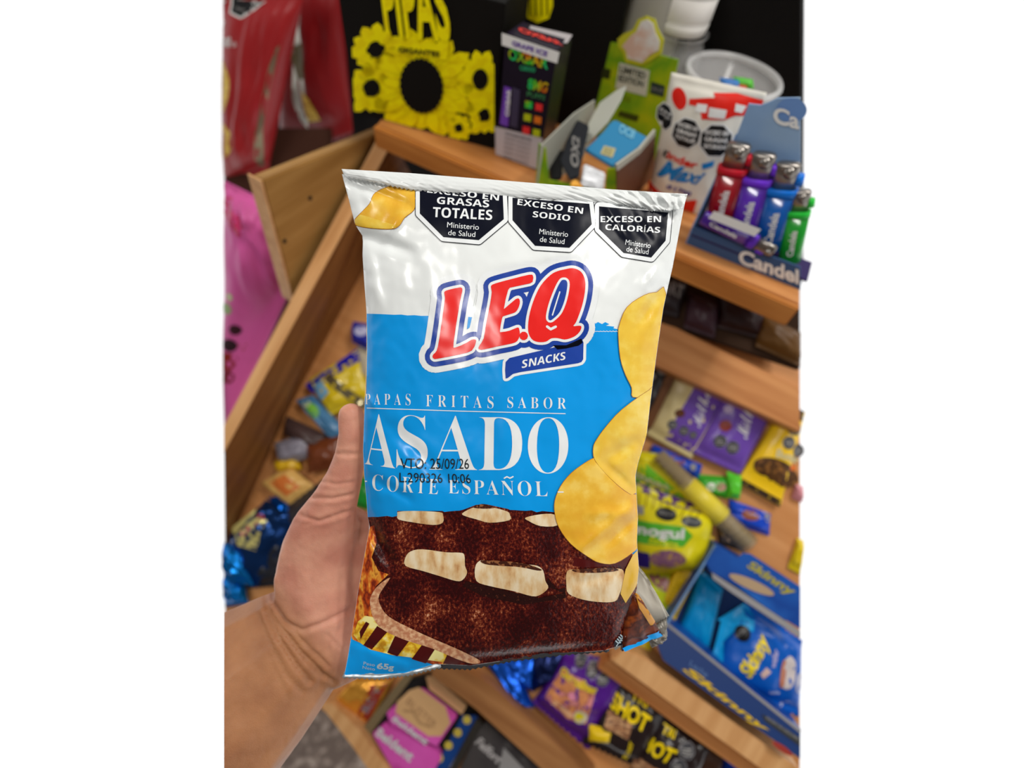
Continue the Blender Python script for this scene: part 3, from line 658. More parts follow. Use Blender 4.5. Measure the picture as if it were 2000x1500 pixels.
# chocolate bars
VI = film((108, 72, 172), .25, .5)
P = pack([(1334, 694), (1436, 748), (1350, 896), (1262, 848)], film((214, 196, 140), .3, .5), 'cream and purple chocolate bar right of the short divider', 'chocolate bar', T=.008, group='chocolate bars below the step board', name='chocolate_bar', base=.006)
d = P.deco(); d.poly([(1366, 738), (1424, 760), (1350, 884), (1298, 858), (1322, 812)], VI, 0)
d.poly([(1382, 716), (1430, 742), (1424, 756), (1372, 736)], VI, 0)
d.text(scr('Milka'), [(1348, 832), (1366, 754), (1388, 764), (1366, 836)], WHITE, 1)
octa(d, 1312, 830, 9, 1); octa(d, 1334, 842, 9, 1); octa(d, 1352, 850, 7, 1); d.disc(1326, 808, 10, 8, ink((96, 52, 30)), 1); d.build('bar_print', P.o)
P = pack([(1430, 748), (1518, 792), (1444, 926), (1352, 884)], VI, 'purple chocolate bar with silver glints beside the cream one', 'chocolate bar', T=.008, group='chocolate bars below the step board', name='chocolate_bar', base=.008)
d = P.deco(); d.text(scr('Milka'), [(1434, 852), (1446, 776), (1472, 788), (1456, 858)], WHITE, 1)
octa(d, 1404, 862, 12, 1); octa(d, 1428, 874, 12, 1); d.disc(1414, 832, 12, 11, ink((130, 50, 40)), 1); d.disc(1420, 800, 9, 8, ink((180, 160, 200)), 1); d.build('bar_print', P.o)
P = pack([(1532, 784), (1572, 806), (1524, 990), (1440, 940)], film((240, 196, 20), .3, .5), 'yellow cookie packet with brown bars at the right edge', 'cookie packet', T=.012, name='cookie_packet', base=.006)
d = P.deco(); octa(d, 1545, 838, 13, 1); octa(d, 1534, 865, 12, 1); octa(d, 1557, 880, 12, 1)
d.text(bold('Butter'), [(1512, 876), (1562, 892), (1558, 906), (1508, 892)], ink((206, 196, 150)), 2)
d.disc(1514, 922, 48, 24, mat('cookie_print', (96, 60, 24), .5, coord='UV', mix=[(60, 36, 20), (140, 92, 40)], mscale=8), 1, a=.42); d.disc(1546, 914, 7, 6, ink((220, 110, 30)), 2)
d.poly([(1450, 935), (1524, 976), (1522, 990), (1444, 944)], ink((52, 34, 18)), 1)
d.poly([(1548, 792), (1570, 804), (1562, 824), (1540, 812)], ink((40, 30, 20)), 1); d.build('packet_print', P.o)
# loose sweets
GN = film((60, 170, 40), .3, .5); BB = film((20, 70, 196), .25, .8)
def sweet(q, m, label, base=.0, T=.009, extra=None):
    P = pack(q, m, label, 'sweet', T=T, base=base, nu=16, nv=16, group='loose sweets on the tray', name='wrapped_sweet', wr=.002)
    if extra: d = P.deco(); extra(d); d.build('prints_and_glints', P.o)
    return P
sweet([(1275, 868), (1372, 908), (1364, 936), (1264, 892)], BB, 'blue oval sweet just under the cream chocolate bar', .003, extra=lambda d: (d.disc(1322, 898, 14, 9, ink((150, 80, 50)), 1, a=.4), d.disc(1352, 912, 6, 7, GREY, 1)))
sweet([(1424, 974), (1505, 1004), (1502, 1046), (1420, 1020)], BB, 'blue sweet with a brown picture below the green one', .002, extra=lambda d: (d.disc(1462, 1004, 17, 10, ink((140, 74, 50)), 1, a=.2), d.disc(1496, 1010, 6, 8, GREY, 1)))
sweet([(1362, 926), (1430, 932), (1420, 974), (1356, 960)], GN, 'green sweet with white and brown balls, left half', .002, extra=lambda d: (d.disc(1386, 950, 9, 8, WHITE, 1), d.disc(1406, 950, 9, 8, ink((190, 140, 130)), 1)))
sweet([(1419, 920), (1448, 930), (1444, 976), (1418, 970)], film((90, 210, 50), .3), 'bright green upright wrapper end beside the yellow cookie packet', .006, T=.012)
YM = film((226, 214, 20), .3, .6); 
def rays(d, pts, m): [d.stroke(p, 1.6, m, 1, False) for p in pts]
P = pack([(1238, 880), (1300, 888), (1400, 1010), (1236, 950)], YM, 'yellow and green gummy bag, uppermost in the gummy pile', 'gummy bag', T=.012, base=.012, name='gummy_bag', group='gummy bags in the tray')
d = P.deco(); LG = ink((110, 190, 40)); d.poly([(1238, 912), (1262, 906), (1330, 966), (1360, 992), (1320, 982), (1238, 944)], LG, 0); d.text(bold('mogul'), [(1240, 916), (1300, 944), (1316, 972), (1238, 940)], ink((216, 220, 170)), 1); d.build('bag_print', P.o)
PU = film((84, 36, 120), .3)
P = pack([(1232, 936), (1398, 998), (1372, 1118), (1240, 1122)], YM, 'yellow gummy bag with a white outlined word and purple band', 'gummy bag', T=.022, base=.016, wr=.003, name='gummy_bag', group='gummy bags in the tray', seal=.05)
d = P.deco(); d.poly([(1234, 938), (1398, 998), (1396, 1008), (1300, 982), (1234, 950)], PU, 0)
for i in range(9): d.stroke([(1250 + i * 15, 952 + i * 5), (1246 + i * 13, 984 + i * 3.6)], .9, ink((150, 120, 10)), 1, False)
d.disc(1298, 1000, 20, 12, BLACK, 2, a=.15); d.disc(1346, 1014, 20, 10, ink((30, 34, 40)), 2, a=.2); d.tline('EXCESO EN', 1284, 1000, 1312, 1004, 7, GREY, 3)
d.poly([(1236, 1012), (1330, 1022), (1348, 1040), (1330, 1060), (1238, 1056)], ink((84, 180, 50)), 1)
d.text(bold('mogul'), [(1232, 1018), (1332, 1026), (1330, 1052), (1232, 1044)], WHITE, 2); d.text(ital('Extreme'), [(1266, 1040), (1320, 1050), (1318, 1062), (1264, 1054)], ink((210, 220, 20)), 3)
d.disc(1300, 1084, 34, 18, mat('fruit_print', (160, 120, 110), .5, coord='UV', mix=[(120, 70, 130), (180, 140, 80)], mscale=9), 2); d.poly([(1240, 1072), (1266, 1074), (1268, 1106), (1242, 1104)], ink((40, 20, 120)), 2)
d.poly([(1238, 985), (1256, 986), (1256, 1002), (1238, 1000)], GREY, 1); d.build('bag_print', P.o)
YS = mat('striped_yellow_film', (240, 200, 10), .3, coord='UV', mix=[(244, 204, 10), (170, 130, 10)], mscale=4, stretch=(1, 12, 1), mlo=.5, mhi=.6)
P = pack([(1352, 1026), (1396, 1050), (1316, 1216), (1284, 1186)], film((238, 198, 16), .3), 'narrow yellow ribbed gummy bag leaning against the blue carton', 'gummy bag', T=.012, base=.010, name='gummy_bag', group='gummy bags in the tray')
d = P.deco()
for i in range(22): t = i / 22; d.stroke([(1358 - 66 * t, 1036 + 150 * t), (1386 - 64 * t, 1046 + 150 * t)], .9, ink((150, 110, 10)), 1, False)
d.poly([(1330, 1082), (1348, 1092), (1338, 1104), (1322, 1096)], PU, 2); d.build('bag_print', P.o)
P = pack([(1250, 1106), (1330, 1106), (1316, 1210), (1262, 1196)], film((196, 210, 30), .3), 'lime gummy bag at the foot of the gummy pile', 'gummy bag', T=.014, base=.002, name='gummy_bag', group='gummy bags in the tray')
d = P.deco(); d.disc(1290, 1132, 30, 12, ink((140, 90, 90)), 1, a=.6); d.build('bag_print', P.o)
# clear roll with a yellow label
ra, rb = TRAY.at(1286, 888, .030), TRAY.at(1462, 1064, .016)
rl = tube('sweet_roll', ra, rb, .0085, .0125, mat('clear_wrap', (190, 170, 130), .15, spec=.6, alpha=.5), 24, label='clear wrapped sweet roll with a pale yellow label', cat='sweet')
e_ = rb - ra; tube('paper_label', ra + e_ * .33, ra + e_ * .70, .0110, .0128, film((232, 212, 60), .35, .3), 24, parent=rl)
for t in (.02, .08, .14, .2, .26, .75, .81, .87, .93): tube('sweet_disc', ra + e_ * t, ra + e_ * (t + .04), .0070 + .004 * t, .0070 + .004 * t, mat('toffee', (120, 96, 60), .3), 16, parent=rl)
P = sweet([(1396, 1024), (1448, 1040), (1452, 1078), (1404, 1062)], foil((140, 116, 90), .25), 'brown and silver wrapped sweet beside the roll end', .004)
sweet([(1556, 1050), (1569, 1056), (1562, 1122), (1538, 1108)], film((236, 206, 20), .3), 'yellow wrapper corner at the right edge above the blue carton', .002)
sweet([(1552, 944), (1568, 950), (1566, 982), (1546, 972)], film((226, 150, 160), .3), 'pink wrapper corner at the right edge below the cookie packet', .002)
sweet([(1236, 1240), (1276, 1246), (1268, 1292), (1234, 1276)], film((220, 190, 10), .35), 'yellow wrapper corner under the bag, left of the blue carton', .012)

# blue carton of bags
CB = mat('blue_carton', (24, 82, 168), .4, spec=.3, mix=[(16, 66, 150), (34, 98, 186)], mscale=9, mlo=.4, mhi=.6); CI = card((150, 148, 150))
def tp(x, y, h): return TRAY.at(x, y, h)
ck = [tp(1398, 1064, .05), tp(1563, 1158, .05), tp(1563, 1428, .05), tp(1302, 1218, .05)]    # rim corners
H5 = TRAY.n * .046
def wallq(name, a, b, m, th=.0015, parent=None, lo=1., **k):
    e = b - a; nn = np.cross(e, TRAY.n); nn /= np.linalg.norm(nn)
    return solid(name, [a, b, b - H5 * lo, a - H5 * lo], [a + nn * th, b + nn * th, b - H5 * lo + nn * th, a - H5 * lo + nn * th], m, bevel=0, parent=parent, **k)
bc = wallq('blue_carton', ck[0], ck[1], CB, label='open blue carton of snack bags at the lower right', cat='box')
wallq('carton_side', ck[3], ck[0], CB, parent=bc); wallq('carton_front', ck[2], ck[3], CB, parent=bc)
solid('carton_bottom', [p - H5 for p in ck], [p - H5 * 1.04 for p in ck], mat('blue_dark_card', (10, 50, 104), .5), bevel=0, parent=bc)
def edge(a, b, w, m, name): 
    e = b - a; q = np.cross(e, TRAY.n); q = q / np.linalg.norm(q) * w; solid(name, [a + q, b + q, b - q, a - q], [a + q - TRAY.n * .001, b + q - TRAY.n * .001, b - q - TRAY.n * .001, a - q - TRAY.n * .001], m, bevel=0, parent=bc)
edge(ck[3] + TRAY.n * .001, ck[2] + TRAY.n * .001, .0015, CI, 'cut_edge'); edge(ck[3] + TRAY.n * .001, ck[0] + TRAY.n * .001, .001, mat('blue_edge', (110, 150, 200), .4), 'cut_edge')
# back flap folded outward-down, facing the viewer, with print
BF = Plane(ck[0], np.cross(ck[1] - ck[0], tp(1480, 1300, .004) - ck[0])) if False else Plane(TRAY.p + TRAY.n * .051, ns)
fb = slab('carton_flap', [(1398, 1064), (1440, 1090), (1452, 1080), (1466, 1082), (1563, 1146), (1563, 1228), (1510, 1196), (1440, 1146), (1388, 1116), (1378, 1098)], BF, .0012, CB, bevel=0, parent=bc)
d = Deco(BF.at, None, .0004)
SKY = ink((24, 150, 214)); d.text(ital('Skinny'), [(1464, 1092), (1556, 1150), (1550, 1174), (1456, 1112)], ink((170, 160, 50)), 1)
d.disc(1468, 1142, 48, 10, ink((176, 150, 120)), 1, a=.42); d.poly([(1390, 1118), (1440, 1150), (1563, 1232), (1563, 1246), (1430, 1158), (1392, 1130)], CI, 0); d.build('flap_print', bc)
ft = Plane(ck[3], np.cross(ck[2] - ck[3], TRAY.n * 1.))
fp = Plane(TRAY.p + TRAY.n * .04, ns)
slab('carton_apron', [(1302, 1219), (1563, 1429), (1563, 1482), (1430, 1388), (1296, 1290), (1284, 1262)], Plane(ck[3], ns - .35 * np.cross((ck[2] - ck[3]) / np.linalg.norm(ck[2] - ck[3]), ns)), .001, mat('apron_blue', (22, 52, 108), .4), bevel=0, parent=bc)
AP = Plane(ck[3], ns - .35 * np.cross((ck[2] - ck[3]) / np.linalg.norm(ck[2] - ck[3]), ns))
d = Deco(AP.at, None, .0005); d.text(ital('Skinny'), [(1338, 1296), (1506, 1424), (1496, 1436), (1330, 1312)], ink((206, 170, 20)), 1)
d.poly([(1488, 1394), (1563, 1442), (1563, 1458), (1494, 1408)], ink((52, 54, 56)), 1); d.tline('EXCESO EN AZÚCARES', 1496, 1403, 1558, 1446, 6, GREY, 2)
d.disc(1528, 1462, 24, 6, ink((150, 50, 40)), 1, a=.6); d.text('Leche', [(1350, 1290), (1384, 1314), (1380, 1324), (1346, 1300)], ink((90, 120, 170)), 1); d.build('apron_print', bc)
CY = film((0, 150, 214), .3, .5); BL = film((4, 90, 190), .28, .5)
P = pack([(1368, 1110), (1412, 1150), (1380, 1290), (1322, 1240)], CY, 'cyan snack bag standing at the left inside the blue carton', 'snack bag', T=.01, base=.008, name='snack_bag', group='bags in the blue carton')
P = pack([(1455, 1176), (1566, 1250), (1560, 1400), (1372, 1330)], BL, 'blue snack bag with yellow script in the blue carton', 'snack bag', T=.016, base=.022, name='snack_bag', group='bags in the blue carton', wr=.004)
d = P.deco(); CYI = ink((10, 160, 226)); d.poly([(1455, 1176), (1470, 1200), (1466, 1226), (1420, 1216), (1400, 1210)], CYI, 0); d.poly([(1408, 1212), (1440, 1218), (1412, 1252), (1408, 1310), (1378, 1326), (1396, 1260)], CYI, 0)
d.disc(1446, 1230, 14, 15, BLACK, 1); d.tline('EXCESO', 1436, 1240, 1452, 1222, 7, GREY, 2)
d.text(ital('Skinny'), [(1434, 1300), (1474, 1222), (1504, 1246), (1466, 1320)], ink((248, 220, 0)), 3); 
v_ = [(1434, 1300), (1474, 1222), (1504, 1246), (1466, 1320)]
d.text(bold('wafer'), [(1494, 1288), (1502, 1254), (1512, 1258), (1504, 1292)], ink((176, 170, 214)), 2); d.poly([(1476, 1302), (1488, 1290), (1496, 1298), (1482, 1312)], ink((206, 176, 170)), 2)
d.disc(1530, 1302, 16, 32, ink((206, 196, 196)), 1, a=.12); d.disc(1520, 1304, 6, 28, ink((186, 120, 96)), 2, a=.1); d.disc(1554, 1325, 9, 20, ink((180, 180, 200)), 1)
d.text('Leche', [(1496, 1336), (1516, 1338), (1516, 1346), (1496, 1344)], WHITE, 2); d.text('Leche', [(1516, 1374), (1532, 1358), (1538, 1364), (1522, 1380)], WHITE, 2); d.build('bag_print', P.o)
P = pack([(1440, 1336), (1500, 1372), (1566, 1410), (1500, 1382)][0:2] + [(1558, 1424), (1452, 1350)], CY, 'cyan bag corner squeezed at the front of the blue carton', 'snack bag', T=.006, base=.018, name='snack_bag', group='bags in the blue carton')

# row of wafers and cookies below the divider
P = pack([(1106, 1266), (1240, 1304), (1150, 1464), (1040, 1372)], film((78, 24, 132), .2, 1.), 'purple cookie packet with a sandwich picture, lower middle', 'cookie packet', T=.02, base=.008, wr=.004, name='cookie_packet')
d = P.deco(); d.poly([(1086, 1318), (1100, 1296), (1140, 1312), (1164, 1340), (1146, 1400), (1110, 1388), (1068, 1348)], mat('sandwich_print', (200, 130, 80), .5, coord='UV', mix=[(214, 140, 84), (150, 84, 70), (206, 130, 130)], mscale=6), 1)
d.text(ital('Chocolinas'), [(1100, 1290), (1170, 1326), (1164, 1344), (1096, 1306)], ink((220, 196, 20)), 2); d.stroke([(1086, 1356), (1118, 1382)], 5, ink((210, 160, 120)), 2, False)
d.disc(1136, 1384, 13, 15, ink((200, 190, 170)), 2); d.disc(1134, 1384, 9, 11, ink((222, 206, 30)), 3); octa(d, 1136, 1284, 11, 2); octa(d, 1158, 1300, 11, 2); octa(d, 1178, 1316, 11, 2)
d.disc(1121, 1342, 8, 7, ink((236, 150, 180)), 3); d.build('packet_print', P.o)
for i, (q, t) in enumerate((([(985, 1276), (1050, 1270), (1044, 1352), (1004, 1330)], 'upper blue foil wrapper beside the purple cookie packet'), ([(946, 1292), (1000, 1284), (1044, 1380), (1024, 1392)], 'lower blue foil wrapper pointing to the ledge'), ([(1044, 1262), (1106, 1262), (1080, 1330), (1040, 1350)], 'dark blue foil wrapper tucked under the potato bag'))):
    P = pack(q, foil((20, 90, 210) if i < 2 else (14, 30, 80), .25), t, T=.01, base=.006 + .003 * i, wr=.004, group='blue foil wrappers', nu=16, nv=16)
P = pack([(900, 1272), (944, 1286), (944, 1318), (916, 1322)], film((196, 186, 110), .35), 'small pale yellow wrapper lying on the tray floor', T=.006, nu=10, nv=10)
BK = film((34, 22, 22), .22, .9)
def shot(q, t, tq, octs):
    P = pack(q, BK, t, 'wafer bar', T=.014, base=.012, wr=.003, name='wafer_bar', group='black wafer bars'); d = P.deco()
    YB = ink((244, 212, 0)); d.text(bold('TRI'), tq[0], YB, 2); d.text(bold('SHOT'), tq[1], YB, 2)
    for qq in tq[2]: d.poly(qq, mat('wafer_print', (180, 130, 90), .5, coord='UV', mix=[(110, 66, 46), (206, 160, 116)], mscale=5, stretch=(1, 3, 1)), 1)
    for x, y, r in octs: octa(d, x, y, r, 1)
    if len(tq) > 3: d.text(bold('TRI SHOT'), tq[3], YB, 2)
    d.build('wafer_print', P.o)
shot([(1216, 1316), (1310, 1378), (1250, 1500), (1136, 1448)], 'left black wafer bar with yellow block lettering', ([(1236, 1340), (1268, 1358), (1262, 1374), (1230, 1356)], [(1200, 1342), (1272, 1388), (1258, 1418), (1190, 1372)], [[(1188, 1376), (1236, 1398), (1226, 1432), (1180, 1408)]], [(1216, 1478), (1230, 1434), (1236, 1440), (1224, 1484)]), [])
shot([(1298, 1382), (1392, 1446), (1340, 1560), (1226, 1508)], 'right black wafer bar with yellow block lettering and warning octagons', ([(1296, 1404), (1320, 1418), (1314, 1432), (1288, 1420)], [(1254, 1424), (1322, 1450), (1304, 1480), (1244, 1448)], [[(1240, 1468), (1298, 1496), (1290, 1530), (1232, 1506)]], [(1228, 1470)] and [(1228, 1472), (1236, 1440), (1240, 1440), (1234, 1476)]), [(1338, 1452, 15), (1322, 1482, 15)])
P = pack([(1150, 1412), (1196, 1426), (1190, 1450), (1150, 1446)], film((226, 190, 10), .3), 'little yellow wrapper between the purple packet and the wafer bar', T=.006, base=.022, nu=10, nv=10)
P = pack([(1416, 1458), (1480, 1496), (1476, 1540), (1404, 1520)], foil((20, 60, 170), .25), 'dark blue dotted foil wrapper at the bottom right', T=.008, base=.006, nu=14, nv=14)
P = pack([(1508, 1482), (1548, 1496), (1556, 1530), (1500, 1520)], film((150, 146, 130), .5), 'grey crumpled wrapper at the bottom right corner', T=.008, base=.012, nu=12, nv=12, wr=.004)
P = pack([(1372, 1440), (1420, 1470), (1404, 1530), (1350, 1500)], film((60, 34, 20), .3), 'dark brown wrapper beside the blue dotted foil', T=.008, base=.002, nu=14, nv=14)

# gum cartons and neighbours at the lower left
GB = Plane(TRAY.p + TRAY.n * .02, ns)
KR = card((206, 164, 116)); PKC = mat('pink_gloss', (206, 80, 170), .25, mix=[(214, 88, 180), (190, 64, 152)], mscale=12)
gb_ = slab('gum_carton', [(796, 1328), (842, 1316), (935, 1400), (872, 1520), (742, 1520), (708, 1445)], Plane(TRAY.p + TRAY.n * .012, ns), .012, mat('black_carton', (22, 24, 24), .5), label='open black carton holding the pink gum packs', cat='box')
slab('carton_flap', [(832, 1322), (846, 1320), (912, 1378), (902, 1396), (838, 1346)], GB, .001, KR, bevel=0, parent=gb_)
slab('carton_edge', [(790, 1318), (806, 1322), (716, 1444), (704, 1428)], GB, .004, mat('olive_edge', (120, 104, 74), .6), bevel=0, parent=gb_)
slab('carton_side', [(902, 1398), (930, 1398), (936, 1406), (862, 1520), (840, 1520)], GB, .002, mat('carton_blue', (16, 60, 128), .4), off=.002, bevel=0, parent=gb_)
d = Deco(GB.at, None, .0004); [d.disc(912 - i * 18, 1406 + i * 25, 8, 8.5, ink((196, 176, 70)), 6) for i in range(5)]
d.stroke([(934, 1412), (880, 1500)], 3, ink((150, 160, 200)), 6, False); d.build('dot_print', gb_)
def gum(pts, h, label, tq, kraft=None):
    pl = Plane(TRAY.p + TRAY.n * h, ns); o = slab('gum_pack', pts, pl, .012, PKC, label=label, cat='gum pack', group='pink gum packs'); d = Deco(pl.at, None, .0004)
    d.text(bold('Beldent'), tq, ink((206, 204, 206)), 1); 
    if kraft: d.poly(kraft[0], KR, 1); d.stroke(kraft[1], 3, ink((176, 138, 96)), 2, False); d.text('BLISTER', kraft[2], ink((166, 128, 90)), 2)
    d.build('pack_print', o)
gum([(753, 1394), (790, 1362), (820, 1350), (890, 1404), (852, 1460), (764, 1418)], .030, 'upper pink gum pack with a bare kraft card back', [(772, 1398), (840, 1446), (831, 1456), (764, 1407)],
    ([(776, 1370), (800, 1348), (818, 1342), (870, 1380), (880, 1412), (862, 1438), (836, 1438), (772, 1392)], [(790, 1388), (806, 1390), (820, 1412), (840, 1420)], [(800, 1362), (854, 1412), (848, 1424), (792, 1374)]))
gum([(726, 1434), (752, 1412), (850, 1464), (862, 1482), (834, 1530), (770, 1512)], .026, 'lower pink gum pack with large white lettering', [(742, 1420), (812, 1472), (800, 1490), (732, 1436)])
fc = slab('candy_carton', [(936, 1420), (950, 1410), (1075, 1520), (890, 1520)], GB, .015, mat('charcoal_carton', (70, 66, 66), .3, mix=[(60, 56, 58), (110, 108, 108)], mscale=10), label='charcoal candy carton with silver lettering below the ledge', cat='box')
d = Deco(GB.at, None, .0004); d.text(ital('Felfort'), [(936, 1436), (984, 1480), (972, 1494), (926, 1452)], ink((170, 166, 166)), 1); d.poly([(984, 1460), (1040, 1520), (970, 1520)], ink((140, 138, 138)), 0); d.build('carton_print', fc)
fc = slab('silver_tray', [(930, 1404), (942, 1412), (884, 1520), (868, 1520)], GB, .012, mat('dark_metal', (70, 66, 62), .3, metal=.6), off=.006, label='thin dark metal strip between the blue carton side and charcoal carton', cat='strip')
P = pack([(700, 1316), (770, 1320), (720, 1430), (645, 1372)], mat('gold_film', (226, 160, 60), .25, metal=.5, bump=1, bscale=50), 'gold wrapped chocolate packet beside the wrist', T=.01, base=.012, wr=.003, name='chocolate_packet')
d = P.deco(); d.poly([(734, 1316), (766, 1320), (716, 1420), (694, 1400), (712, 1370), (728, 1340)], ink((150, 50, 30)), 0); d.text(bold('BLOCK'), [(710, 1380), (742, 1334), (752, 1342), (722, 1390)], ink((130, 120, 130)), 1); d.build('packet_print', P.o)

# left tray between the side board and the hand
P = pack([(604, 742), (700, 682), (724, 776), (646, 812)], film((206, 180, 30), .25, .8), 'yellow and silver wrapper with a blue band, left of the thumb tip', T=.010, base=.010, wr=.003)
d = P.deco(); d.poly([(598, 752), (700, 680), (708, 704), (612, 768)], ink((20, 20, 150)), 0); d.poly([(614, 756), (634, 742), (650, 768), (630, 784)], ink((110, 170, 210)), 1); d.stroke([(650, 740), (710, 790)], 9, foil((150, 140, 110), .15), 1, False); d.build('wrapper_print', P.o)
P = pack([(690, 628), (760, 640), (750, 700), (688, 668)], film((30, 40, 150), .25, .8), 'blue and white round sweet peeping from behind the bag edge', 'sweet', T=.012, base=.012)
d = P.deco(); d.disc(714, 650, 14, 10, ink((180, 180, 210)), 1); d.build('prints_and_glints', P.o)
P = pack([(700, 676), (770, 690), (760, 770), (706, 740)], film((180, 170, 150), .3, .8), 'pale grey wrapper behind the bag edge', T=.01, base=.006)
P = pack([(578, 782), (612, 772), (690, 852), (660, 872)], film((70, 120, 160), .25, .8), 'green and blue wrapper diagonal above the thumb', T=.010, base=.010, wr=.003)
d = P.deco(); d.disc(618, 802, 18, 10, ink((110, 170, 60)), 1, a=.8); d.disc(605, 790, 8, 7, ink((190, 190, 160)), 2); d.build('wrapper_print', P.o)
for i, (q, c, t) in enumerate((
    ([(560, 812), (640, 850), (630, 884), (556, 850)], (70, 52, 50), 'dark brown wrapper next to the side board'),
    ([(536, 866), (600, 846), (616, 890), (550, 910)], (130, 126, 138), 'silvery lilac wrapper by the side board'),
    ([(600, 866), (668, 850), (676, 904), (600, 926)], (110, 54, 26), 'rust brown wrapper left of the thumb'),
    ([(538, 900), (580, 890), (590, 916), (546, 924)], (214, 170, 20), 'small yellow wrapper by the side board'),
    ([(510, 944), (566, 910), (614, 948), (576, 996)], (222, 176, 100), 'beige snack packet with orange print, left of the hand'),
    ([(560, 990), (640, 930), (660, 1010), (580, 1060)], (50, 46, 50), 'black wrapper behind the thumb base'))):
    P = pack(q, film(c, .3, .8), t, T=.012, base=.008 + .004 * (i % 3), wr=.003, nu=14, nv=14)
    if i == 4: d = P.deco(); d.poly([(534, 942), (566, 926), (596, 950), (570, 968)], ink((206, 112, 50)), 1); d.build('orange_print', P.o)
P = pack([(446, 1050), (520, 976), (584, 1010), (500, 1150)], foil((20, 60, 120), .2), 'large dark blue foil packet with cream panel beside the palm', T=.016, base=.012, wr=.005)
d = P.deco(); d.poly([(452, 1032), (500, 994), (534, 1014), (514, 1072), (470, 1058)], mat('cream_print', (216, 206, 130), .25, metal=.3), 0); d.text(bold('CHOCO'), [(484, 1036), (526, 998), (532, 1008), (492, 1046)], ink((206, 90, 100)), 1); d.build('packet_print', P.o)
P = pack([(524, 972), (574, 964), (600, 1010), (570, 1046)], foil((0, 90, 190), .2), 'bright blue foil wrapper above the dark blue packet', T=.010, base=.006, wr=.004)
P = pack([(438, 1060), (470, 1070), (496, 1144), (440, 1130)], foil((0, 120, 206), .2), 'light blue foil wrapper at the left edge', T=.012, base=.016, wr=.004)
P = pack([(438, 1120), (478, 1138), (486, 1178), (440, 1186)], foil((0, 120, 206), .2), 'lowest light blue foil wrapper at the left edge above the wrist', T=.012, base=.010, wr=.004)
P = pack([(500, 1050), (580, 1030), (570, 1140), (480, 1150)], film((34, 36, 44), .3, .8), 'black and olive wrapper beside the palm', T=.008, base=.004, wr=.003)
P = pack([(684, 926), (740, 940), (730, 1000), (680, 984)], film((20, 130, 40), .3, .8), 'green wrapper seen between thumb and bag', T=.008, base=.006, nu=12, nv=12)

# ------------------------------------------------------------------ the potato bag
LY = [331, 338, 385, 440, 462, 500, 560, 612, 700, 790, 880, 925, 980, 1010, 1030, 1060, 1150, 1230, 1285, 1320]
LX = [666, 667, 680, 694, 709, 708, 712, 716, 716, 712, 709, 711, 716, 718, 722, 716, 700, 688, 679, 672]
RY = [380, 440, 520, 600, 680, 780, 850, 905, 930, 980, 1010, 1060, 1110, 1150, 1200, 1262]
RX = [1341, 1329, 1314, 1296, 1284, 1271, 1263, 1246, 1241, 1244, 1246, 1244, 1248, 1244, 1232, 1218]
def bxl(y): return float(np.interp(y, LY, LX))
def bxr(y): return float(np.interp(y, RY, RX))
def byt(x): return 340 + (x - 668) * .072
def byb(x): return float(np.interp(x, [672, 790, 850, 920, 1000, 1090, 1180, 1215], [1320, 1315, 1297, 1300, 1288, 1277, 1271, 1260]))
CREASE = [(676, 350, 800, 402, 9, -.0016), (700, 455, 800, 492, 12, -.0026), (712, 475, 740, 600, 14, .0012), (800, 400, 745, 470, 9, .0014),
          (716, 1005, 760, 1100, 12, -.0030), (722, 1020, 700, 1150, 9, .0016), (1240, 985, 1130, 1075, 10, .0016), (1242, 1000, 1150, 1004, 10, .0010),
          (1242, 960, 1180, 905, 9, -.0016), (1244, 1010, 1190, 1060, 6, -.0014), (1240, 1150, 1210, 1260, 9, -.0022), (1246, 1105, 1225, 1200, 7, .0018),
          (1300, 560, 1245, 640, 12, -.0018), (1290, 520, 1260, 560, 7, .0014), (760, 830, 900, 960, 16, -.0012), (1262, 850, 1180, 900, 13, -.0014),
          (980, 620, 1000, 980, 34, .0013), (1180, 395, 1230, 470, 9, .0012), (890, 375, 905, 400, 8, -.0012), (1235, 420, 1270, 470, 8, -.0010), (720, 930, 800, 975, 9, -.0012),
          (690, 1250, 800, 1290, 9, -.0014), (900, 1290, 1180, 1262, 8, -.002), (716, 770, 735, 800, 6, .001), (960, 520, 1120, 490, 12, .0008), (1220, 1110, 1130, 1140, 9, -.001)]
CRA = np.array(CREASE)
def bagdep(px, py):
    xl, xr, yt_, yb_ = bxl(py), bxr(py), byt(px), byb(px)
    u = min(1, max(0, (px - xl) / (xr - xl))); v = min(1, max(0, (py - yt_) / (yb_ - yt_)))
    a = max(0, 1 - abs(2 * u - 1) ** 2.6) ** .62 * max(0, 1 - abs(2 * v - 1) ** 3.4) ** .75
    t = .286 + .014 * v
    ax, ay, bx, by, w, am = CRA.T; dx, dy = bx - ax, by - ay
    s = np.clip(((px - ax) * dx + (py - ay) * dy) / (dx * dx + dy * dy), 0, 1)
    dd = (px - ax - s * dx) ** 2 + (py - ay - s * dy) ** 2
    cr = 1.5 * float((am * np.exp(-dd / (w * w)) * np.sin(np.pi * (s * .9 + .05)) ** .5).sum())
    lo = .0015 * nz(px / 120, py / 150, 3) + .0005 * nz(px / 44, py / 60, 7) - .0005 * abs(nz(px / 60, py / 90, 17)) + (.0005 * nz(px / 17, py / 23, 5) * (.3 + max(0, abs(2 * u - 1) - .55) * 2 + max(0, .12 - v) * 5))
    return t, (.021 + .004 * v) * a, (lo + cr), a
GS_ = 5; GX0, GY0 = 640, 310     # multiples of the step, so that x - y lines pass through grid corners
HG = np.array([[(lambda r: r[0] - r[1] - r[2])(bagdep(x, y)) for x in range(GX0, 1371, GS_)] for y in range(GY0, 1351, GS_)])
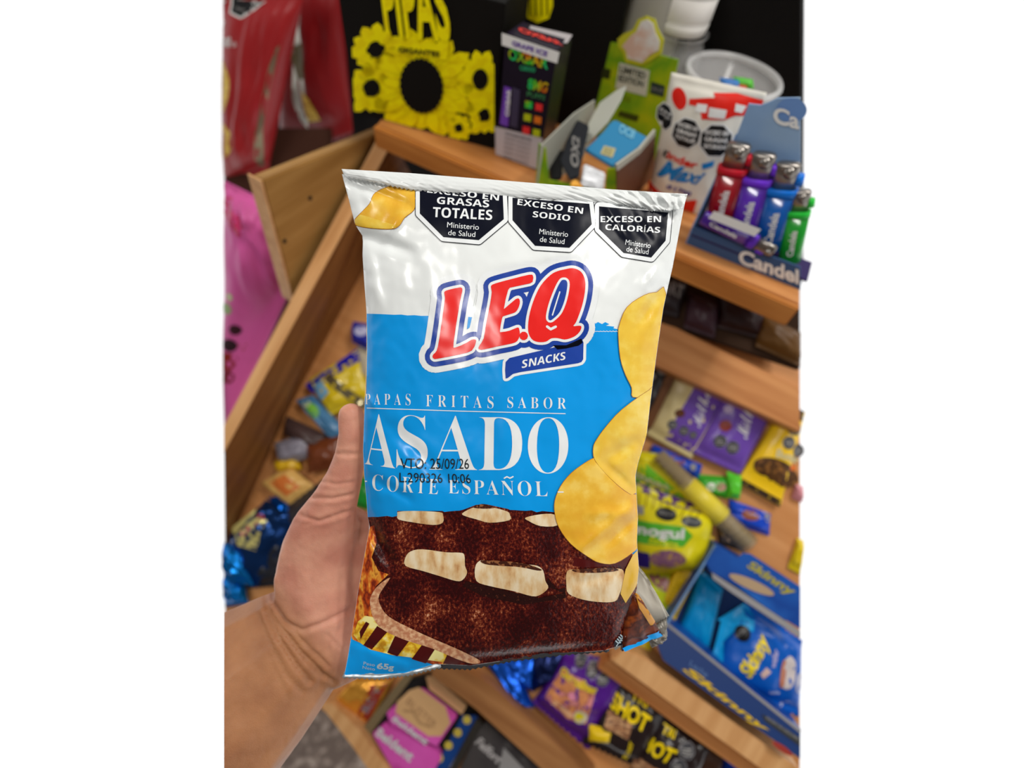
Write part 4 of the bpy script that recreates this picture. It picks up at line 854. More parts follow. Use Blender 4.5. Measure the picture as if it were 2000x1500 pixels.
HB = np.array([[(lambda r: r[0] + .0004 - r[2] * (1 - min(1, r[3] * 4)) + .011 * r[3])(bagdep(x, y)) for x in range(GX0, 1371, GS_)] for y in range(GY0, 1351, GS_)])
def bil(H, px, py):
    x = (px - GX0) / GS_; y = (py - GY0) / GS_; i = int(x); j = int(y); x -= i; y -= j
    a = H[j, i]; c = H[j + 1, i + 1]
    if x >= y: b = H[j, i + 1]; return a + (b - a) * x + (c - b) * y
    b = H[j + 1, i]; return a + (b - a) * y + (c - b) * x
def bag_at(px, py, off=0.):
    py = min(py, byb(px) - .5); px = min(max(px, bxl(py) + .4), bxr(py) - .4)
    return atd(px, py, bil(HG, px, py) - off)
def build_bag():
    top = [(x, byt(x)) for x in range(668, 1341, 14)]; right = [(bxr(y), y) for y in range(400, 1250, 12)]; bot = [(x, byb(x)) for x in range(1212, 676, -9)]; left = [(bxl(y), y) for y in range(1312, 345, -12)]
    d = Deco(lambda x, y, o: (x, y, 0), GS_); d.diag = True; d.poly(top + right + bot + left, None); P = d.V; n1 = len(P)
    V = []
    for x, y, _ in P: V.append(atd(x, y, bil(HG, x, y)))
    for x, y, _ in P: V.append(atd(x, y, max(bil(HB, x, y), bil(HG, x, y) + .0003)))
    F = []; E = {}
    for f in d.F:
        p = [Vector(V[i]) for i in f]
        if (p[1] - p[0]).cross(p[2] - p[0]).dot(Vector(C) - p[0]) < 0: f = f[::-1]
        F.append(f); F.append(tuple(i + n1 for i in f[::-1]))
        for a, b in zip(f, f[1:] + f[:1]): E[(a, b)] = 1
    for a, b in list(E):
        if (b, a) not in E: F.append((b, a, a + n1, b + n1))
    UVs = [(x / 100, y / 100) for x, y, _ in P] * 2
    return mesh_obj('potato_chip_bag', V, F, mat('bag_white', (232, 236, 236), .22, spec=.5, bump=.25, bscale=45), uvs=UVs, label='white and sky blue bag of potato chips held in the left hand', cat='bag')
bag = build_bag()
GL = dict(rough=.24, spec=.5)
def gloss(name, c, **k): kk = dict(GL); kk.update(k); return mat('bag_' + name, c, **kk)
SKYB = gloss('sky', (0, 152, 232), spec=.4, bump=.3, bscale=45); BW = gloss('ink_white', (232, 236, 238)); BN = gloss('ink_night', (8, 12, 28), spec=.16, rough=.3); LR = gloss('logo_red', (234, 30, 26)); LB = gloss('logo_blue', (20, 62, 158))
def C5(pts): return [(690 + u / 2.884, 480 + v / 2.884) for u, v in pts]
def C6(pts): return [(660 + u / 3.03, 950 + v / 3.03) for u, v in pts]
def smooth(p, n=3):
    o = []; k = len(p)
    for i in range(k):
        a, b, c, e = [np.array(p[(i + q) % k], float) for q in (-1, 0, 1, 2)]
        for t in [j / n for j in range(n)]: o.append(tuple(.5 * (2 * b + (c - a) * t + (2 * a - 5 * b + 4 * c - e) * t * t + (3 * b - a - 3 * c + e) * t ** 3)))
    return o
def bd():
    d = Deco(bag_at, GS_, .00009); d.g0 = .00015; d.diag = True; return d
def wavy(x0, x1, y0, y1, amp, n, seed):
    return [(x0 + (x1 - x0) * i / n, y0 + (y1 - y0) * i / n + amp * nz(i * .9, seed, 2)) for i in range(n + 1)]
# blue field
d = bd()
d.poly([(700, 612)] + wavy(730, 836, 613, 617, 1, 8, 1) + wavy(836, 1150, 617, 630, 1, 6, 3) + [(1158, 628), (1163, 632), (1168, 629), (1176, 633), (1182, 629), (1190, 633), (1183, 636), (1200, 638), (1198, 641), (1210, 644), (1208, 648), (1290, 652), (1300, 1350), (1200, 1350), (900, 1350), (640, 1350)], SKYB, 0)
for i in range(16): x = 1160 + i * 3.1; d.stroke([(x, 647 + .7 * math.sin(i * 3)), (x + 2, 647.5)], .6, BW, 1, False)
d.build('blue_field', bag)
# flames, fries, meat
FLM = gloss('flame', (190, 70, 16), coord='UV', mix=[(110, 26, 10), (200, 84, 20), (240, 170, 60), (150, 50, 14)], mscale=3.2, mdetail=3, mlo=.3, mhi=.7, stretch=(2.2, .9, 1))
MEAT = gloss('roast_meat', (46, 6, 8), coord='UV', mix=[(72, 14, 12), (104, 34, 20), (160, 84, 50), (226, 172, 136)], mscale=17, mdetail=12, nrough=.68, mlo=.42, mhi=.76, low=(1.6, .55), stretch=(1.15, .8, 1), spec=.25, bump=.5, bscale=14)
RIM = gloss('meat_rim', (190, 126, 92), coord='UV', mix=[(206, 150, 112), (226, 180, 140)], mscale=12, mdetail=6, spec=.25)
BONE = gloss('bone', (186, 134, 84), coord='UV', mix=[(216, 178, 128), (226, 200, 158), (234, 216, 184)], mscale=2.2, mdetail=9, stretch=(2.4, 1, 1), mlo=.30, mhi=.62, spec=.25)
BOND = gloss('bone_char', (70, 34, 22), coord='UV', mix=[(60, 26, 18), (150, 96, 60)], mscale=12, mdetail=6, spec=.25)
FRY = gloss('fries', (240, 200, 50), coord='UV', mix=[(206, 140, 20), (244, 206, 60), (252, 240, 160)], mscale=3, mdetail=3)
MARO = gloss('maroon', (78, 14, 14), spec=.25)
d = bd()
d.poly([(690, 1004)] + wavy(718, 776, 1010, 1008, 3, 6, 5) + [(776, 998), (864, 998)] + wavy(868, 905, 1000, 996, 3, 5, 9) + [(930, 986), (950, 985), (992, 994)] + wavy(996, 1080, 996, 1000, 4, 8, 4) + [(1100, 1004), (1250, 1090), (1260, 1350), (1000, 1350), (860, 1350)] + C6([(640, 1080), (430, 1012), (330, 1000), (190, 965), (130, 925), (85, 905)]) + [(680, 1200)], MEAT, 1)
d.poly([(690, 1040)] + C6([(215, 230), (230, 330), (200, 420), (240, 500), (300, 520), (225, 590), (190, 690), (230, 800), (300, 860), (640, 990), (640, 1075), (430, 1012), (330, 1000), (190, 965), (130, 925), (85, 905), (60, 800)]), FLM, 2)
d.poly(C6([(92, 880), (118, 800), (160, 765), (215, 775), (270, 850), (400, 900), (560, 955), (720, 1010), (700, 1052), (430, 1012), (330, 1000), (190, 965), (130, 925)]), FRY, 3)
for q in ([(128, 860), (166, 800), (186, 812), (134, 905)], [(150, 940), (232, 826), (292, 862), (200, 966)], [(345, 868), (432, 902), (352, 1006), (292, 984)], [(506, 926), (582, 952), (520, 1048), (436, 1022)], [(654, 980), (760, 1012), (720, 1056), (622, 1050)]):
    d.poly(C6(q), MARO, 4)
slabp = C6([(300, 510), (400, 480), (560, 540), (820, 580), (1000, 640), (1200, 650), (1340, 640), (1660, 700), (1650, 760), (1600, 900), (1560, 975), (1280, 955), (1000, 1045), (820, 1045), (700, 1010), (560, 950), (400, 900), (280, 850), (215, 780), (192, 690), (200, 640), (240, 585)])
d.poly(smooth(C6([(240, 585), (200, 640), (190, 690), (210, 780), (270, 850), (400, 910), (560, 960), (700, 1020), (800, 1050), (840, 1030), (700, 960), (560, 900), (430, 840), (300, 770), (250, 700), (245, 640), (310, 540)])), RIM, 5)
def bone(pts, m=BONE, ly=6): d.poly(smooth(C6(pts)), m, ly)
bone([(352, 165), (360, 150), (450, 145), (600, 152), (622, 170), (620, 215), (560, 228), (440, 212), (358, 195)])
bone([(735, 160), (800, 125), (860, 118), (940, 130), (1005, 150), (1018, 170), (1015, 200), (900, 215), (820, 195), (760, 178)])
bone([(800, 124), (850, 104), (895, 112), (925, 128), (860, 132)], BOND, 7)
bone([(1110, 185), (1200, 165), (1285, 168), (1300, 230), (1200, 235), (1130, 205)])
bone([(400, 420), (430, 385), (500, 372), (640, 390), (720, 392), (748, 405), (752, 470), (765, 510), (740, 552), (700, 560), (600, 530), (500, 500), (400, 470)])
bone([(812, 480), (840, 440), (900, 440), (1000, 445), (1100, 460), (1180, 470), (1215, 500), (1228, 560), (1245, 600), (1200, 640), (1150, 650), (1040, 620), (900, 590), (820, 560)])
bone([(850, 438), (1000, 443), (1120, 460), (1205, 492), (1180, 498), (1080, 478), (960, 470), (870, 460)], BOND, 7)
bone([(1355, 505), (1400, 490), (1500, 492), (1640, 485), (1690, 500), (1690, 570), (1665, 640), (1640, 680), (1560, 685), (1450, 670), (1365, 635), (1352, 580)])
bone([(1390, 492), (1500, 485), (1620, 480), (1660, 498), (1560, 510), (1450, 512), (1400, 505)], BOND, 7)
d.poly(C6([(760, 560), (1050, 630), (1190, 660), (1340, 630), (1230, 590), (1240, 540), (1300, 610), (1345, 600), (1350, 660), (1100, 700), (860, 650), (740, 590)]), gloss('meat_shadow', (44, 14, 12), coord='UV', spec=.25, mix=[(34, 10, 10), (96, 46, 30)], mscale=12, mdetail=8, mlo=.45, mhi=.7), 5)
d.poly(C6([(1400, 420), (1560, 455), (1740, 400), (1720, 480), (1650, 462), (1600, 470), (1480, 480), (1390, 470)]), MARO, 2)
d.build('roast_meat_picture', bag)
# potato chips
CHA = gloss('chip_gold', (222, 164, 44), coord='UV', mix=[(226, 172, 48), (232, 184, 62), (238, 200, 92)], mscale=3.2, mdetail=10, mlo=.3, mhi=.75, low=(.8, .8), spec=.35)
CHB = gloss('chip_pale', (228, 184, 60), coord='UV', mix=[(232, 192, 66), (238, 206, 90), (242, 216, 120)], mscale=3, mdetail=10, mlo=.3, mhi=.75, low=(.7, .8), spec=.35)
BRN = gloss('chip_edge', (170, 100, 20))
d = bd()
def chip(p, m, l): p = smooth(p); d.stroke(p, .9, BRN, l); d.poly(p, m, l + 1)
chip([(1300, 572), (1283, 571), (1258, 577), (1225, 600), (1210, 635), (1208, 655), (1212, 700), (1222, 732), (1234, 757), (1236, 775), (1264, 768), (1300, 720)], CHB, 8)
d.build('potato_chip_picture', bag); d = bd()
chip([(1300, 750), (1268, 762), (1215, 800), (1185, 832), (1166, 858), (1159, 875), (1163, 900), (1193, 935), (1231, 965), (1245, 962), (1300, 960)], CHB, 10)
d.build('potato_chip_picture', bag); d = bd()
chip([(1160, 895), (1140, 906), (1115, 925), (1095, 950), (1084, 978), (1084, 1003), (1092, 1030), (1115, 1062), (1150, 1088), (1172, 1099), (1201, 1100), (1234, 1080), (1250, 1060), (1260, 1000), (1260, 962), (1231, 966), (1193, 936), (1163, 902)], CHA, 10)
d.poly([(1196, 700), (1196, 700)][:0] or [(1222, 1112), (1236, 1084), (1260, 1060), (1260, 1110), (1240, 1150), (1222, 1178), (1212, 1160)], gloss('strip_yellow', (220, 176, 60)), 9)
d.build('potato_chip_picture', bag); d = bd()
chip([(806, 362), (770, 362), (745, 370), (730, 380), (722, 398), (706, 415), (691, 432), (698, 441), (730, 446), (765, 447), (780, 440), (790, 425), (808, 410), (812, 390), (811, 368)], CHA, 1)
d.poly([(691, 432), (698, 441), (730, 446), (765, 447), (775, 441), (748, 432), (715, 422), (703, 419)], CHB, 3)
d.build('potato_chip_picture', bag); d = bd()
d.poly([(700, 590), (714, 590), (717, 640), (717, 690), (715, 770), (712, 780), (700, 780)], CHA, 2)
d.build('potato_chip_picture', bag)
# logo
Lp = C5([(512, 262), (530, 250), (590, 236), (610, 236), (614, 255), (600, 320), (565, 545), (575, 573), (640, 545), (665, 530), (688, 528), (690, 545), (668, 590), (600, 612), (480, 635), (455, 637), (446, 625), (452, 610), (470, 590), (485, 520), (512, 330), (516, 290)])
Ep = C5([(775, 228), (800, 212), (900, 185), (990, 163), (1012, 168), (1012, 195), (995, 212), (900, 232), (872, 250), (850, 345), (856, 350), (915, 300), (935, 300), (938, 325), (925, 360), (905, 378), (850, 395), (838, 410), (826, 478), (834, 486), (880, 478), (925, 460), (935, 470), (938, 500), (925, 535), (895, 550), (820, 565), (740, 583), (712, 585), (705, 575), (712, 560), (735, 520), (748, 440), (770, 330), (780, 260)])
Qp = C5([(1190, 133), (1235, 126), (1275, 140), (1298, 170), (1308, 215), (1300, 290), (1282, 360), (1255, 430), (1240, 452), (1270, 450), (1285, 455), (1278, 480), (1255, 505), (1225, 520), (1190, 528), (1150, 520), (1115, 522), (1085, 540), (1040, 542), (1005, 525), (985, 480), (990, 400), (1015, 310), (1055, 225), (1110, 165), (1150, 143)])
Lp, Ep, Qp = smooth(Lp, 2), smooth(Ep, 2), smooth(Qp, 3)
Dp = [(1022.9 + 8.5 * math.cos(g * .628), 656 + 8.5 * math.sin(g * .628)) for g in range(10)]
Qh = C5([(1180, 192), (1200, 196), (1206, 225), (1192, 300), (1165, 370), (1130, 408), (1108, 420), (1098, 400), (1113, 330), (1143, 250), (1166, 205)])
BAN = C5([(858, 655), (880, 632), (1120, 575), (1290, 530), (1297, 545), (1295, 640), (1285, 655), (1265, 662), (940, 712), (900, 722), (870, 745), (858, 748), (855, 700)])
d = bd()
SH = (Lp, Ep, Qp, Dp)
Qh = smooth(Qh)
d.strokes(SH, 27, BW, 2, [C5([(560, 400), (700, 330), (740, 500), (560, 560)]), C5([(560, 590), (700, 560), (1000, 580), (860, 640), (600, 640)])] + d.outline(BAN, 5.5) + [BAN])
d.strokes(SH, 15, LB, 4, [C5([(830, 400), (1010, 300), (1000, 520), (900, 540)]), C5([(690, 540), (720, 500), (740, 570), (720, 600), (600, 610)])])
d.strokes(SH, 5.4, BW, 6)
d.poly(C5([(648, 400), (668, 402), (655, 460), (640, 470)]), SKYB, 5)
for p in (Lp, Ep, Dp): d.poly(p, LR, 8)
d.poly(Qp, LR, 7); d.strokes([Qh], 4.5, BW, 8); d.poly(Qh, LB, 9)
d.stroke(C5([(1163, 260), (1122, 390)]), 1.3, BW, 10, False); d.stroke(C5([(1092, 455), (1112, 470), (1140, 456)]), 2.5, BW, 8, False)
d.poly(C5([(1125, 560), (1200, 560), (1285, 522), (1293, 545), (1270, 562), (1200, 578), (1150, 584)]), BN, 5); d.poly(BAN, LB, 3); d.poly(C5([(1125, 560), (1200, 562), (1285, 526), (1293, 545), (1270, 562), (1200, 578), (1150, 584)]), BN, 5)
d.text(bobl('SNACKS'), C5([(945, 645), (1194, 597), (1202, 640), (950, 690)]), BW, 5)
d.build('snack_logo', bag)
# flavour lettering
d = bd()
d.text(serif('PAPAS'), [(713, 769), (802, 769), (802, 792), (713, 790)], BW, 2, 1.7)
d.text(serif('FRITAS'), [(832, 771), (964, 774), (964, 798), (832, 794)], BW, 2, 1.7)
d.text(serif('SABOR'), [(991, 775), (1106, 777), (1106, 799), (991, 797)], BW, 2, 1.6)
d.stroke([(717, 797), (900, 803), (1104, 808)], .8, BW, 2, False)
for ch, q in (('A', [(712, 808), (770, 810), (772, 915), (712, 906)]), ('S', [(776, 810), (834, 812), (836, 916), (774, 914)]), ('A', [(852, 812), (928, 812), (932, 918), (838, 917)]),
              ('D', [(936, 815), (1020, 815), (1020, 918), (934, 918)]), ('O', [(1032, 815), (1110, 815), (1110, 925), (1030, 925)])):
    d.text(serif(ch), q, BW, 2)
d.text(serif('CORTE'), [(727, 926), (857, 936), (855, 966), (727, 958)], BW, 2, 1.25)
d.text(serif('ESPANOL'), [(876, 937), (1068, 940), (1070, 970), (876, 964)], BW, 2, 1.2)
d.stroke([(985, 934), (990, 931), (996, 934), (1002, 931)], 1.3, BW, 2, False); d.stroke([(711, 940), (716, 940)], 1.2, BW, 2, False); d.stroke([(1090, 961), (1100, 961)], 1.2, BW, 13, False)
d.build('flavour_lettering', bag)
STAMP = gloss('stamp_ink', (24, 34, 40))
d = bd()
d.text('VTO: 25/09/26', [(782, 895), (916, 896), (916, 916), (782, 916)], STAMP, 4); d.text('L.290326 10:06', [(780, 923), (918, 926), (920, 944), (780, 942)], STAMP, 4)
d.build('date_stamp', bag)
d = bd(); GT = gloss('grey_text', (176, 196, 206))
d.text('Peso\nNeto', [(709, 1292), (734, 1296), (732, 1310), (708, 1306)], GT, 2); d.text(bold('65g'), [(737, 1294), (770, 1298), (768, 1312), (735, 1310)], GT, 2); d.build('net_weight_lettering', bag)
d = bd(); d.disc(1216, 1256, 17, 13, BN, 12, a=-.3)
for i in range(4): d.stroke([(1207 + i * 3, 1256 - i * 4), (1203 + i * 3, 1252 - i * 4)], 1.1, GT, 14, False); d.stroke([(1207 + i * 3, 1256 - i * 4), (1212 + i * 3, 1255 - i * 4)], 1.1, GT, 14, False)
d.stroke([(1204, 1262), (1218, 1242)], .8, GT, 14, False); d.build('wheat_emblem', bag)
# warning octagons
for inner, big, txts in (
    ([(820, 366), (982, 380), (984, 428), (935, 469), (866, 463), (820, 417)], 0, (('EXCESO EN', (834, 376, 974, 392, 12)), ('GRASAS', (853, 398, 955, 405, 14)), ('TOTALES', (845, 424, 961, 430, 20)))),
    ([(1001, 386), (1151, 398), (1156, 438), (1112, 484), (1045, 480), (1001, 430)], 1, (('EXCESO EN', (1010, 400, 1138, 418, 12)), ('SODIO', (1040, 424, 1113, 432, 12)))),
    ([(1170, 403), (1305, 415), (1300, 470), (1272, 503), (1218, 494), (1170, 447)], 2, (('EXCESO EN', (1173, 434, 1291, 434, 12)), ('CALORÍAS', (1182, 449, 1289, 455, 14))))):
    d = bd(); d.stroke(inner, 9.5, BN, 2); d.poly(inner, BN, 2); d.stroke(inner, 8.2, BW, 4); d.poly(inner, BN, 5)
    for t, (x0, y0, x1, y1, h) in txts: d.tline(boldx(t), x0, y0, x1, y1, h, BW, 7)
    m = [(873, 444, 935, 449, 875, 459, 928, 463), (1053, 457, 1109, 463, 1054, 472, 1102, 477), (1221, 478, 1270, 485, 1223, 491, 1266, 497)][big]
    d.tline('Ministerio', m[0], m[1], m[2], m[3], 10.5, BW, 7); d.tline('de Salud', m[4], m[5], m[6], m[7], 10.5, BW, 7); d.build('warning_octagon', bag)
# folded top seal with a pinked edge
def seal(name, top, bot, nx, dz, m, amp, zig, ny=7, scr_=0.):
    V = []; F = []
    tp_ = lambda s, P: (float(np.interp(s, np.linspace(0, 1, len(P)), [q[0] for q in P])), float(np.interp(s, np.linspace(0, 1, len(P)), [q[1] for q in P])))
    for side in (0, 1):
        for j in range(ny + 1):
            for i in range(nx + 1):
                s = i / nx; t = j / ny; a = tp_(s, top); b = tp_(s, bot)
                z = zig * (1 if i % 2 else -1) + (5 * scr_ / .0034 * nz(s * 26, 3, 1) if s > .4 else 0) if j == ny else 0
                x = a[0] + (b[0] - a[0]) * t; y = a[1] + (b[1] - a[1]) * t + z
                w = amp * (.4 * math.sin(t * ny * 2.2) + nz(s * 60, t * 3, 4)) + scr_ * max(0, s - .45) * nz(s * 38, t * 2.4, 8) * 2.2
                V.append(atd(x, y, dz(s, t) - w + (.0005 if side else 0)))
    n1 = (nx + 1) * (ny + 1)
    for j in range(ny):
        for i in range(nx):
            a = j * (nx + 1) + i; F.append((a, a + nx + 1, a + nx + 2, a + 1)); F.append((n1 + a, n1 + a + 1, n1 + a + nx + 2, n1 + a + nx + 1))
    ring = [i for i in range(nx + 1)] + [j * (nx + 1) + nx for j in range(1, ny + 1)] + [ny * (nx + 1) + i for i in range(nx - 1, -1, -1)] + [j * (nx + 1) for j in range(ny - 1, 0, -1)]
    for a, b in zip(ring, ring[1:] + ring[:1]): F.append((a, b, b + n1, a + n1))
    return mesh_obj(name, V, F, m, parent=bag)
SEAL = mat('seal_white', (226, 230, 230), .25, spec=.5, bump=.3, bscale=90)
seal('top_seal', [(667, 330), (800, 338), (1000, 354), (1200, 370), (1343, 379)], [(673, 345), (800, 371), (930, 380), (1120, 395), (1220, 402), (1290, 413), (1334, 408)], 170, lambda s, t: .2845 - .0045 * math.sin(math.pi * min(1, t * .6 + .15)) * min(1, 12 * s + .2), SEAL, .0004, 1.6, 12, .0034)
GS = mat('seal_silver', (150, 156, 160), .3, metal=.5, bump=.5, bscale=80)
seal('bottom_seal', [(672, 1312), (740, 1313), (800, 1303), (860, 1292)], [(668, 1324), (740, 1327), (798, 1320), (862, 1304)], 44, lambda s, t: .2995 - .001 * t, GS, .0003, 1.8, 5)
seal('bottom_seal', [(840, 1290), (920, 1294), (1000, 1284), (1100, 1270), (1190, 1264)], [(842, 1306), (918, 1308), (1000, 1292), (1100, 1280), (1190, 1273)], 60, lambda s, t: .3005, mat('seal_dark', (70, 72, 76), .3, metal=.5, bump=.5), .0003, 1.5, 5)
# folded back corner at the lower right
cp = Plane(atd(1260, 1200, .306), R @ np.array([.35, -.1, 1.]))
ear = Pillow([(1238, 1096), (1254, 1118), (1304, 1200), (1206, 1262)], cp, .004, base=-.004, wr=.0012, seal=.02)
ear.build('folded_corner', mat('ear_white', (206, 200, 186), .35, bump=.3), parent=bag, nu=26, nv=26, zig=0)
# second piece of the corner: printed strip and pinked end
c2 = Pillow([(1225, 1150), (1246, 1160), (1290, 1236), (1212, 1268)], cp, .003, base=.001, wr=.001, seal=.02)
c2.build('printed_corner', mat('corner_brown', (110, 44, 14), .3, mix=[(60, 20, 10), (150, 70, 20)], mscale=60), parent=bag, nu=18, nv=18, zig=0)
d = c2.deco(); d.poly([(1212, 1262), (1250, 1244), (1282, 1228), (1290, 1238), (1250, 1254), (1216, 1268)], SKYB, 1); d.poly([(1232, 1150), (1246, 1160), (1276, 1210), (1264, 1216), (1240, 1180)], gloss('corner_gold', (190, 130, 30)), 1); d.build('corner_print', bag)
c3 = Pillow([(1262, 1232), (1300, 1206), (1300, 1246), (1270, 1262)], cp, .003, base=-.002, wr=.002, seal=.02)
c3.build('pinked_corner', mat('corner_grey', (120, 116, 108), .35, metal=.3, bump=.8), parent=bag, nu=18, nv=18, zig=.03)

# ------------------------------------------------------------------ the hand and forearm
def build_hand():
    bm = bmesh.new(); vz = R @ np.array([0, 0, -1.])
    M0 = Matrix(R.tolist())
    def ball(px, py, d, r, sz=1.):
        p = atd(px, py, d); rr = r / FP * d
        M = Matrix.Translation(p) @ M0.to_4x4() @ Matrix.Diagonal((rr, rr, rr * sz, 1))
        bmesh.ops.create_icosphere(bm, subdivisions=2, radius=1, matrix=M)
    def chain(pts, n=8):
        for a, b in zip(pts, pts[1:]):
            for k in range(n): t = k / n; ball(*[x + (y - x) * t for x, y in zip(a, b)])
        ball(*pts[-1])
    # thumb
    chain([(686, 812, .3035, 26, .9), (690, 850, .304, 29, .9), (684, 890, .306, 30, .95), (672, 935, .309, 36, .95), (652, 985, .313, 46, .9), (630, 1035, .319, 62, .8), (618, 1080, .323, 70, .75)], 9)
    # thenar and palm
    chain([(618, 1080, .323, 70, .75), (614, 1130, .326, 78, .75), (622, 1185, .328, 84, .75), (640, 1235, .330, 84, .75)], 7)
    chain([(655, 1045, .330, 58, .5), (700, 1090, .334, 70, .45), (730, 1160, .335, 84, .42), (716, 1230, .334, 84, .45)], 7)
    chain([(690, 1245, .334, 78, .6), (660, 1262, .332, 74, .7), (640, 1262, .331, 82, .7)], 6)
    chain([(700, 1045, .336, 40, .5), (760, 1055, .342, 50, .45), (800, 1110, .345, 56, .42), (800, 1180, .345, 56, .42), (740, 1210, .340, 66, .42)], 6)
    chain([(700, 1130, .337, 70, .4), (800, 1140, .346, 62, .4)], 7)
    # web between thumb and palm
    chain([(676, 1010, .324, 30, .6), (705, 1022, .330, 26, .6), (745, 1040, .338, 30, .5)], 6)
    # wrist and forearm
    chain([(640, 1235, .330, 88, .72), (610, 1238, .332, 103, .68), (572, 1262, .331, 117, .68), (530, 1298, .329, 134, .7), (480, 1340, .326, 154, .72), (425, 1388, .322, 174, .75), (350, 1450, .318, 196, .75)], 7)
    # four fingers curled behind the bag
    for (x, y), (dx, dy), L, r in (((810, 1075), (.95, -.30), 1.0, 27), ((825, 1120), (.99, -.12), 1.08, 28), ((822, 1165), (1, .04), 1.0, 27), ((805, 1208), (.98, .18), .8, 23)):
        a = (x, y, .347, r + 5, .9); b = (x + 120 * L * dx, y + 120 * L * dy, .352, r, .9); c = (x + 195 * L * dx, y + 195 * L * dy, .347, r - 2, .9); e = (x + 245 * L * dx, y + 245 * L * dy, .341, r - 5, .9)
        chain([a, b, c, e], 7)
    me = bpy.data.meshes.new('hand_raw'); bm.to_mesh(me); bm.free()
    o = bpy.data.objects.new('hand_raw', me); COL.objects.link(o)
    m = o.modifiers.new('r', 'REMESH'); m.mode = 'VOXEL'; m.voxel_size = .0013
    s = o.modifiers.new('s', 'SMOOTH'); s.factor = .5; s.iterations = 9
    dg = bpy.context.evaluated_depsgraph_get(); me2 = bpy.data.meshes.new_from_object(o.evaluated_get(dg))
    bpy.data.objects.remove(o)
    n = len(me2.vertices); V = np.empty(n * 3); me2.vertices.foreach_get('co', V); V = V.reshape(-1, 3); N = np.empty(n * 3); me2.vertices.foreach_get('normal', N); N = N.reshape(-1, 3)
    q = (V - C) @ R; px = 1000 + FP * q[:, 0] / -q[:, 2]; py = 750 - FP * q[:, 1] / -q[:, 2]
    front = np.clip(-(N * (R @ np.array([0, 0, -1.]))).sum(1) * 1.5, 0, 1)
    disp = np.zeros(n)
    def crease(pts, w, dep, ridge=.4):
        best = np.full(n, 1e9)
        for (ax, ay), (bx, by) in zip(pts, pts[1:]):
            dx, dy = bx - ax, by - ay; s = np.clip(((px - ax) * dx + (py - ay) * dy) / (dx * dx + dy * dy), 0, 1)
            best = np.minimum(best, np.hypot(px - ax - s * dx, py - ay - s * dy))
        return (-dep * np.exp(-(best / w) ** 2) + dep * ridge * np.exp(-((best - 2.6 * w) / (1.6 * w)) ** 2))
    K = [([(660, 886), (680, 889), (706, 888)], 3, .0007), ([(668, 882), (690, 884), (704, 883)], 2.5, .0004), ([(628, 940), (655, 946), (690, 942)], 3, .0005), ([(610, 972), (650, 974), (690, 966)], 3.4, .0010), ([(590, 1008), (625, 1018), (665, 1004), (690, 996)], 3.4, .0008),
         ([(598, 1024), (640, 1012)], 3, .0004), ([(528, 1140), (536, 1180), (556, 1212), (590, 1232), (624, 1220), (665, 1200), (700, 1180)], 4.5, .0012), ([(519, 1165), (524, 1200), (548, 1250), (580, 1300), (606, 1330)], 4, .0016), ([(524, 1182), (548, 1224), (590, 1275), (630, 1316), (652, 1330)], 4, .0014),
         ([(534, 1180), (560, 1215), (600, 1262), (640, 1300)], 3.4, .0009), ([(505, 1200), (530, 1260), (560, 1320), (590, 1352)], 4, .0007), ([(490, 1175), (510, 1240), (540, 1310), (560, 1360)], 5, .0004), ([(640, 1240), (666, 1266)], 3, .0004), ([(692, 1170), (640, 1270)], 4, .0004), ([(690, 1000), (705, 1020), (700, 1060)], 4, .0008), ([(560, 1010), (600, 1002)], 3, .0003)]
    for p, w, dp in K: disp += crease(p, w, dp * 1.0)
    fine = np.array([.00022 * noise.noise((a / 9, b / 14, 1)) + .0005 * noise.noise((a / 40, b / 46, 5)) for a, b in zip(px, py)])
    V = V + N * ((disp + fine) * front)[:, None]
    me2.vertices.foreach_set('co', V.ravel())
    # the arm ends where the built part of the place ends
    bm = bmesh.new(); bm.from_mesh(me2); bpy.data.meshes.remove(me2)
    p0 = C; a = ray(438, 1000); b = ray(438, 1500); nn = np.cross(a, b); nn /= np.linalg.norm(nn)
    if nn @ ray(1000, 750) > 0: nn = -nn
    r = bmesh.ops.bisect_plane(bm, geom=bm.verts[:] + bm.edges[:] + bm.faces[:], plane_co=C, plane_no=nn, clear_outer=True)
    ed = [e for e in r['geom_cut'] if isinstance(e, bmesh.types.BMEdge)]
    if ed: bmesh.ops.holes_fill(bm, edges=ed, sides=0)
    bm.verts.index_update(); V = [tuple(v.co) for v in bm.verts]; F = [tuple(v.index for v in f.verts) for f in bm.faces]; bm.free()
    m = bpy.data.materials.new('skin'); m.use_nodes = True; nt = m.node_tree; P = nt.nodes['Principled BSDF']
    P.inputs['Roughness'].default_value = .5; P.inputs['Specular IOR Level'].default_value = .3
    P.inputs['Subsurface Weight'].default_value = .25; P.inputs['Subsurface Radius'].default_value = (1, .35, .2); P.inputs['Subsurface Scale'].default_value = .004
    tc = nt.nodes.new('ShaderNodeTexCoord'); n1 = nt.nodes.new('ShaderNodeTexNoise'); n1.inputs['Scale'].default_value = 55; n1.inputs['Detail'].default_value = 5; nt.links.new(tc.outputs['Object'], n1.inputs['Vector'])
    c1 = nt.nodes.new('ShaderNodeValToRGB'); c1.color_ramp.elements[0].position = .35; c1.color_ramp.elements[0].color = rgb(192, 128, 108); c1.color_ramp.elements[1].position = .65; c1.color_ramp.elements[1].color = rgb(210, 152, 128); nt.links.new(n1.outputs['Fac'], c1.inputs[0])
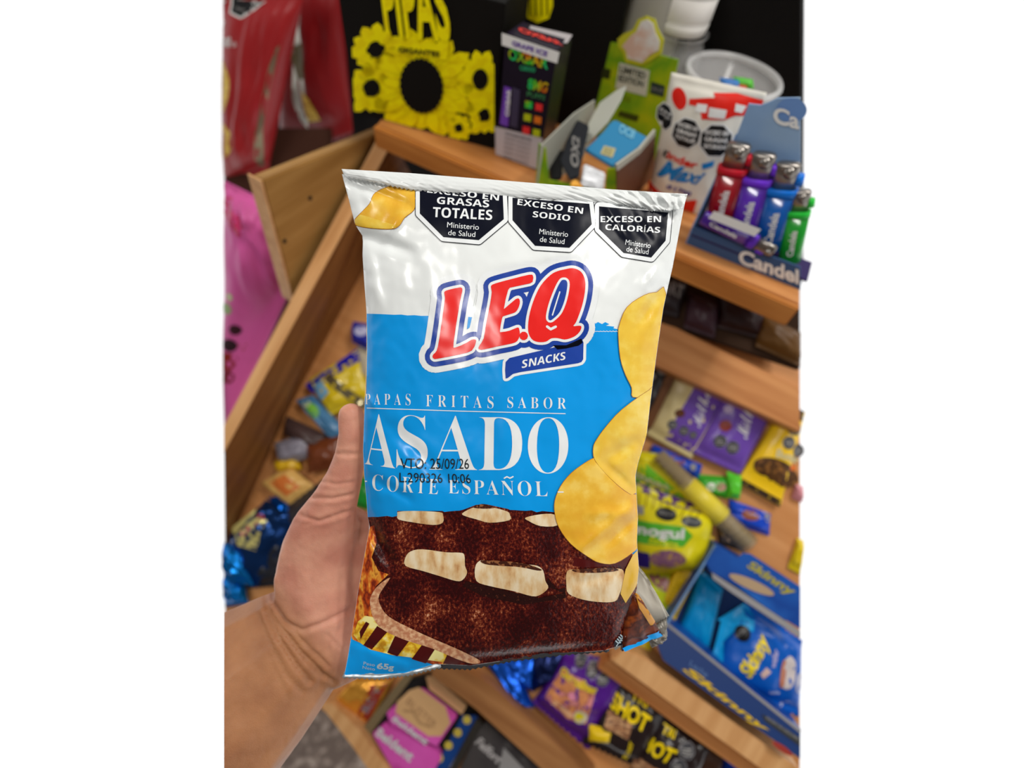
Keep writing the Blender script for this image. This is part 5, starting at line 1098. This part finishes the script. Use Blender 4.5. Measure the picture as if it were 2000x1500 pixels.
    c2_ = nt.nodes.new('ShaderNodeValToRGB'); c2_.color_ramp.elements[0].position = .3; c2_.color_ramp.elements[0].color = rgb(150, 100, 68); c2_.color_ramp.elements[1].position = .7; c2_.color_ramp.elements[1].color = rgb(172, 120, 82); nt.links.new(n1.outputs['Fac'], c2_.inputs[0])
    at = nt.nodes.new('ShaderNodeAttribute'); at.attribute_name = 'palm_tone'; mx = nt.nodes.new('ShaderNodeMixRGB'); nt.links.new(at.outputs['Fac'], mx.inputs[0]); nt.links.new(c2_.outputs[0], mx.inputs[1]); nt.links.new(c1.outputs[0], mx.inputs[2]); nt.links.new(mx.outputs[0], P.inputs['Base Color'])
    n2 = nt.nodes.new('ShaderNodeTexVoronoi'); n2.inputs['Scale'].default_value = 1300; nt.links.new(tc.outputs['Object'], n2.inputs['Vector']); n3 = nt.nodes.new('ShaderNodeTexNoise'); n3.inputs['Scale'].default_value = 420; n3.inputs['Detail'].default_value = 4; nt.links.new(tc.outputs['Object'], n3.inputs['Vector'])
    b1 = nt.nodes.new('ShaderNodeBump'); b1.inputs['Strength'].default_value = .25; b1.inputs['Distance'].default_value = .0003; nt.links.new(n2.outputs['Distance'], b1.inputs['Height'])
    b2_ = nt.nodes.new('ShaderNodeBump'); b2_.inputs['Strength'].default_value = .35; b2_.inputs['Distance'].default_value = .0004; nt.links.new(n3.outputs['Fac'], b2_.inputs['Height']); nt.links.new(b1.outputs[0], b2_.inputs['Normal']); nt.links.new(b2_.outputs[0], P.inputs['Normal'])
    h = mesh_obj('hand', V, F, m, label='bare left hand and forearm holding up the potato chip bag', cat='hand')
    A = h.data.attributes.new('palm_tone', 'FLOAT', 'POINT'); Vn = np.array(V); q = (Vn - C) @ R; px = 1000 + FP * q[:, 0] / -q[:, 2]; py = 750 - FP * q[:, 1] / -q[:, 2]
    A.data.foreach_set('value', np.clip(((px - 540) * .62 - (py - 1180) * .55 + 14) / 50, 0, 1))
    return h
build_hand()

bpy.data.objects.remove(TO); bpy.data.curves.remove(TC)
